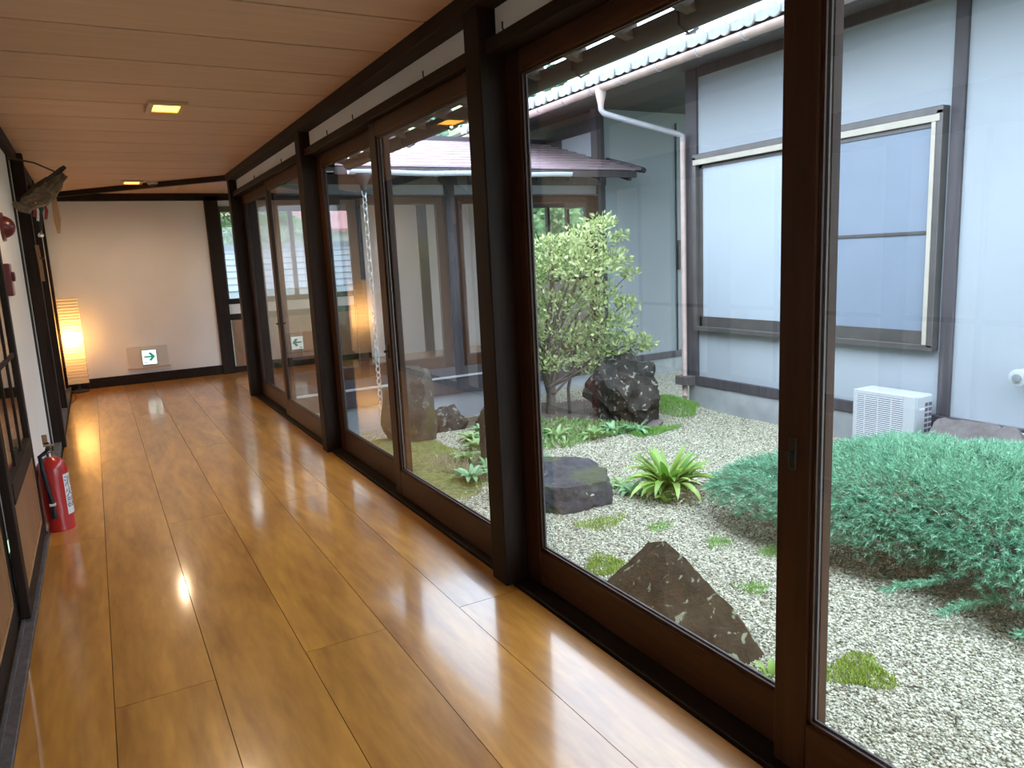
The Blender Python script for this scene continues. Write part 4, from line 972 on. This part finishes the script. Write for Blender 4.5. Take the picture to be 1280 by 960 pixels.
cd = MB().tube([(lx-.05, ly-.06, .012), (lx-.06, ly-.22, .005), (lx-.03, ly-.5, .005), (lx-.07, ly-.8, .005), (lx-.10, ly-1.05, .005)], .004, 6).build('cord', 'black_rubber', ln, smooth=True)
bl = bpy.data.lights.new('lantern_light', 'POINT'); bl.energy = 9; bl.color = (1, .60, .24); bl.shadow_soft_size = .045
blo = bpy.data.objects.new('lantern_light', bl); blo.parent = ln; COL.objects.link(blo); blo.location = (0, 0, .66)
# ------------------------------------------------------------------ exit guide sign
sg = empty('exit_guide_sign', (.50, YE, .32)); tag(sg, 'lit white guide sign with green arrow on a pale curved bracket, end wall', 'sign')
V = []; F = []; k = 12
for i in range(k+1):
    x = .275+.46*i/k; dpt = .028+.030*math.sin(pi*i/k)
    V += [(x, YE, .20), (x, YE-dpt, .20), (x, YE-dpt, .46), (x, YE, .46)]
for i in range(k):
    for j in range(4): F.append((i*4+j, i*4+(j+1) % 4, (i+1)*4+(j+1) % 4, (i+1)*4+j))
F += [(0, 1, 2, 3), (k*4+3, k*4+2, k*4+1, k*4)]
MB().add(V, F).build('bracket', 'sign_board', sg)
V = []; F = []
for i in range(k+1):
    x = .262+.49*i/k; dpt = .034+.036*math.sin(pi*i/k)
    V += [(x, YE, .185), (x, YE-dpt, .185), (x, YE-dpt, .20), (x, YE, .20)]
for i in range(k):
    for j in range(4): F.append((i*4+j, i*4+(j+1) % 4, (i+1)*4+(j+1) % 4, (i+1)*4+j))
F += [(0, 1, 2, 3), (k*4+3, k*4+2, k*4+1, k*4)]
MB().add(V, F).build('ledge', 'pale_wood', sg)
fcx = box('lamp_box', 'ac_white', sg, .425, .605, YE-.085, YE-.05, .225, .425, bevel=.004)
pl = box('sign_face', 'sign_white', fcx, .435, .595, YE-.089, YE-.085, .237, .413)
yy = YE-.0905
MB().extrude([(.455, yy, .342), (.535, yy, .342), (.505, yy, .375), (.532, yy, .388), (.582, yy, .332), (.532, yy, .276), (.505, yy, .289), (.535, yy, .322), (.455, yy, .322)][::-1], (0, .0012, 0)).build('arrow', 'sign_green', fcx)
for k, (a, w_) in enumerate(((.455, .012), (.472, .012))): box('small_mark', 'sign_green', fcx, a, a+w_, yy, yy+.001, .25, .268)
# ------------------------------------------------------------------ ceiling lamps
for i, (x, y, lbx) in enumerate(((.51, 5.0, 'square recessed warm ceiling lamp in the middle of the corridor'), (.50, 9.05, 'square recessed warm ceiling lamp near the diagonal trim'))):
    t = empty('ceiling_lamp', (x, y, ZC)); tag(t, lbx, 'lamp', 'recessed ceiling lamps')
    fr = MB(); a, b_ = .105, .072
    for q in ((-a, a, -a*1.45, -b_*1.45), (-a, a, b_*1.45, a*1.45), (-a, -b_, -b_*1.45, b_*1.45), (b_, a, -b_*1.45, b_*1.45)): fr.box(x+q[0], x+q[1], y+q[2], y+q[3], ZC-.018, ZC+.0)
    fr.build('frame', 'pale_wood', t, bevel=.002)
    sl = bpy.data.lights.new('lamp_light', 'SPOT'); sl.energy = 26; sl.color = (1, .74, .48); sl.spot_size = radians(168); sl.spot_blend = .6; sl.shadow_soft_size = .004
    so_ = bpy.data.objects.new('lamp_light', sl); so_.parent = t; so_.location = (0, 0, -.045); COL.objects.link(so_)
    box('diffuser', 'ceiling_lamp', t, x-b_-.002, x+b_+.002, y-b_*1.45-.002, y+b_*1.45+.002, ZC-.010, ZC-.004)
sd = empty('smoke_detector', (.70, 9.05, ZC)); tag(sd, 'small white round smoke detector beside the far ceiling lamp', 'smoke detector')
MB().lathe([(.055, 0), (.055, -.02), (.042, -.03)], (.70, 9.05, ZC), 18).build('housing', 'ac_white', sd, smooth=True)
MB().lathe([(.030, -.03), (.026, -.045)], (.70, 9.05, ZC), 12).build('sensor', 'black_rubber', sd, smooth=True)
# ------------------------------------------------------------------ alarm lamp and call box on the left wall
al = empty('alarm_lamp', (XW, 5.42, 1.675)); tag(al, 'red domed alarm lamp on the left plaster wall', 'alarm lamp')
MB().lathe([(.085, 0), (.085, .016), (.07, .02)], (XW, 5.42, 1.675), 22, 'x').build('back_plate', 'alarm_red', al, smooth=True)
MB().lathe([(.066, .018), (.060, .035), (.046, .055), (.026, .068), (.006, .073)], (XW, 5.42, 1.675), 22, 'x').build('lens', 'alarm_red', al, smooth=True)
cb = empty('call_box', (XW, 5.20, 1.36)); tag(cb, 'small red call box on the left plaster wall under the alarm lamp', 'alarm box')
box('housing', 'alarm_red', cb, XW, XW+.032, 5.14, 5.26, 1.27, 1.455, bevel=.006)
MB().lathe([(.028, 0), (.028, .012), (.02, .016)], (XW+.032, 5.20, 1.38), 14, 'x').build('button', 'alarm_red', cb, smooth=True)
# ------------------------------------------------------------------ woven ornament on the post
wo_ = empty('woven_ornament', (-.36, 6.7, 2.0)); tag(wo_, 'rustic woven bark ornament propped out from the post on a thin rod', 'ornament')
p0, p1 = Vector((-.40, 6.45, 1.90)), Vector((-.10, 6.62, 2.15)); d = (p1-p0); sd_ = Vector((.06, -.10, -.09)); nm = d.cross(sd_).normalized()
mb = MB(); nu, nv = 12, 6
for j in range(nv+1):
    for i in range(nu+1):
        a, b_ = i/nu, j/nv; w_ = .55+.6*math.sin(pi*min(1, a*1.05))
        p = p0+d*a+sd_*(b_*w_)+nm*(.012*sin(i*2.1+j*2.9)+.006*((i+j) % 2)); mb.v.append(tuple(p))
for j in range(nv):
    for i in range(nu): mb.f.append((j*(nu+1)+i, j*(nu+1)+i+1, (j+1)*(nu+1)+i+1, (j+1)*(nu+1)+i))
o = mb.build('woven_panel', 'straw', wo_); so = o.modifiers.new('solid', 'SOLIDIFY'); so.thickness = .02
MB().tube([p0+d*.5+sd_*.02, p0+d*.75, p0+d*1.0, p0+d*1.1], [.012, .016, .018, .014], 7).build('top_twig', 'bark_dark', wo_, smooth=True)
MB().tube([p0+d*.1, p0+d*.45-sd_*.12, p0+d*.72-sd_*.1], [.01, .016, .01], 7).build('side_twig', 'bark_dark', wo_, smooth=True)
MB().tube([(-.425, 6.62, 2.235), (-.26, 6.62, 2.20), p0+d*.92], .006, 6).build('stay_rod', 'bark', wo_, smooth=True)
MB().tube([p0-d*.02, p0+sd_*.5, p0+d*.08+sd_*.95], [.022, .026, .018], 8).build('straw_knot', 'straw', wo_, smooth=True)
q0 = p0+d*.22+sd_*.6
for k, (mt, dx, ln_) in enumerate((('red_cord', .0, .10), ('white_cord', .02, .13), ('green_cord', .045, .08), ('red_cord', .07, .12), ('black_rubber', .03, .2))):
    MB().tube([q0+Vector((dx, 0, 0)), q0+Vector((dx+.008, 0, -ln_*.5)), q0+Vector((dx-.004, 0, -ln_))], [.008, .011, .009], 6).build('tassel', mt, wo_, smooth=True)
MB().lathe([(.004, -.02), (.018, -.012), (.02, 0), (.012, .015), (.003, .02)], (q0.x+.02, q0.y, q0.z-.23), 10).build('bell', 'chrome', wo_, smooth=True)
p = p0+d*.62+sd_*.8
MB().extrude([(p.x-.016, p.y, p.z), (p.x+.016, p.y, p.z), (p.x+.024, p.y, p.z-.20), (p.x+.010, p.y, p.z-.30), (p.x-.010, p.y, p.z-.30), (p.x-.02, p.y, p.z-.20)], (0, .01, 0)).build('wooden_tag', 'tag_wood', wo_)
hk = empty('hanging_wood_piece', (-.34, 6.9, 1.5)); tag(hk, 'small brown wooden paddle hanging on the dark post', 'wooden tag')
MB().extrude([(-.352, 6.925, 1.62), (-.325, 6.925, 1.62), (-.318, 6.925, 1.48), (-.318, 6.925, 1.34), (-.342, 6.925, 1.34), (-.345, 6.925, 1.48)], (0, .012, 0)).build('blade', 'panel_wood', hk)
MB().tube([(-.33, 6.93, 1.52), (-.30, 6.925, 1.515)], .008, 6).build('peg', 'bark_dark', hk)

# ------------------------------------------------------------------ beyond the far windows
sdr = empty('outbuilding', (3, 14, -.5)); tag(sdr, 'low outbuilding with grey tiled roof just outside the far windows', 'building')
r0, r1 = (12.6, .50), (15.6, 1.42)
r1 = (15.6, 1.75)
for j in range(11):
    a, b_ = j/11, (j+1)/11+.01; ya, za, yb, zb = r0[0]+(r1[0]-r0[0])*a, r0[1]+(r1[1]-r0[1])*a, r0[0]+(r1[0]-r0[0])*b_, r0[1]+(r1[1]-r0[1])*b_
    MB().extrude([(.8, ya, za+.035), (.8, yb, zb+.01), (.8, yb, zb-.02), (.8, ya, za)], (5.0, 0, 0)).build('tile_course', 'far_grey_tile', sdr)
box('ridge', 'far_grey_tile', sdr, .8, 5.8, 15.5, 15.75, 1.70, 1.84); box('wall', 'far_wall', sdr, 1.0, 5.6, 12.9, 15.5, -.5, .5)
def house(name, x, y, w_, dpt, hgt, rh, roofm, label):
    t = empty(name, (x, y, -.5)); tag(t, label, 'house')
    box('wall', 'far_wall', t, x-w_/2, x+w_/2, y, y+dpt, -.5, hgt)
    for s in (-1, 1):
        yy = y+dpt/2; e = y-.5 if s < 0 else y+dpt+.5
        MB().extrude([(x-w_/2-.5, e, hgt-.1), (x-w_/2-.5, yy, hgt+rh), (x-w_/2-.5, yy, hgt+rh+.15), (x-w_/2-.5, e, hgt+.05)], (w_+1, 0, 0)).build('roof', roofm, t)
    k = int(w_/1.6)
    for i in range(k):
        xx = x-w_/2+w_*(i+.5)/k; f_ = box('window', 'far_timber', t, xx-.5, xx+.5, y-.05, y+.02, hgt-1.9, hgt-.6); box('pane', 'far_window', f_, xx-.44, xx+.44, y-.07, y-.04, hgt-1.82, hgt-.68)
house('house', 10.6, 34, 7, 6, 2.9, 1.9, 'far_red_roof', 'distant white house with a red roof seen through the window')
house('house', 9.6, 44, 5, 5, 4.0, 2.0, 'far_orange_roof', 'distant house with an orange brown roof seen through the window')
o = box('boundary_wall', 'far_wall', None, -4, 16, 22, 22.3, -.5, .9); tag(o, 'low pale boundary wall on the lawn outside', 'wall')
# wooded hill
nx, ny = 24, 12
V = [(-40+i*7, 50+j*8, -.6+max(0, (j*8)/2.2)+2.0*noise.noise(Vector((i*.4, j*.4, 0)))*(j > 0)) for j in range(ny) for i in range(nx)]
F = [(j*nx+i, j*nx+i+1, (j+1)*nx+i+1, (j+1)*nx+i) for j in range(ny-1) for i in range(nx-1)]
hl = bpy.data.objects.new('hillside', npmesh('hillside', V, F, 'far_ground')); link(hl); tag(hl, 'green wooded hillside behind the roofs', 'hill', kind='structure')
def treemesh(seed, conifer):
    rg = np.random.default_rng(seed); n_ = 1500; h = rg.random(n_)
    a = rg.uniform(0, 2*pi, n_)
    if conifer: R_ = (1-h)**.8*1.9*np.sqrt(rg.random(n_))*(.8+.4*rg.random(n_)); Z_ = 1.2+h*9
    else: R_ = np.sin(pi*np.clip(h*.9+.08, 0, 1))**.6*2.2*np.sqrt(rg.random(n_)); Z_ = 1.2+h*4.5
    P_ = np.stack([np.cos(a)*R_, np.sin(a)*R_, Z_], 1); D_ = np.stack([np.cos(a), np.sin(a), rg.normal(-.1, .4, n_)], 1)
    V, F = leaves(P_, D_, rg.uniform(.35, .7, n_), rg.uniform(.25, .45, n_)); return npmesh('crown', V, F, 'conifer' if conifer else 'far_leaf')
cm = [treemesh(200+k, True) for k in range(3)]; bmh = [treemesh(220+k, False) for k in range(2)]
tkm = MB().tube([(0, 0, -.5), (0, 0, 8)], [.16, .04], 7).mesh('trunk', 'bark', (0, 0, 0), True); tks = MB().tube([(0, 0, -.5), (0, 0, 4)], [.16, .05], 7).mesh('trunk', 'bark', (0, 0, 0), True)
rnd = random.Random(3)
for k in range(64):
    x = 6+(k % 11)*5.6+rnd.uniform(-.3, .3)+(k//11 % 2)*2.8; y = 53+(k//11)*6+rnd.uniform(-.5, .5); z = max(0, (y-50)/2.2)-.6
    t = empty('conifer_tree', (x, y, z), rnd.uniform(0, 6)); tag(t, 'dark green conifer on the hillside behind the low metal roof', 'tree', 'conifers on the hillside'); s = rnd.uniform(.85, 1.1)
    for nm_, me in (('crown', cm[k % 3]), ('trunk', tkm)):
        c = bpy.data.objects.new(nm_, me); c.parent = t; c.scale = (s, s, s); COL.objects.link(c); 
        if nm_ == 'crown': c['kind'] = 'stuff'
for k, (x, y) in enumerate(((4.2, 27), (6.2, 31), (16.0, 26), (18.4, 31), (5.6, 42), (20, 37), (12.5, 19.5), (9.6, 17.5), (15.6, 20.2), (21, 25), (2.4, 36))):
    t = empty('broadleaf_tree', (x, y, -.5), k); tag(t, 'round green broadleaf tree on the lawn outside the far windows', 'tree', 'broadleaf trees on the lawn'); s = .55 if y < 22 else .75
    for nm_, me in (('crown', bmh[k % 2]), ('trunk', tks)):
        c = bpy.data.objects.new(nm_, me); c.parent = t; c.scale = (s, s, s); COL.objects.link(c)
        if nm_ == 'crown': c['kind'] = 'stuff'
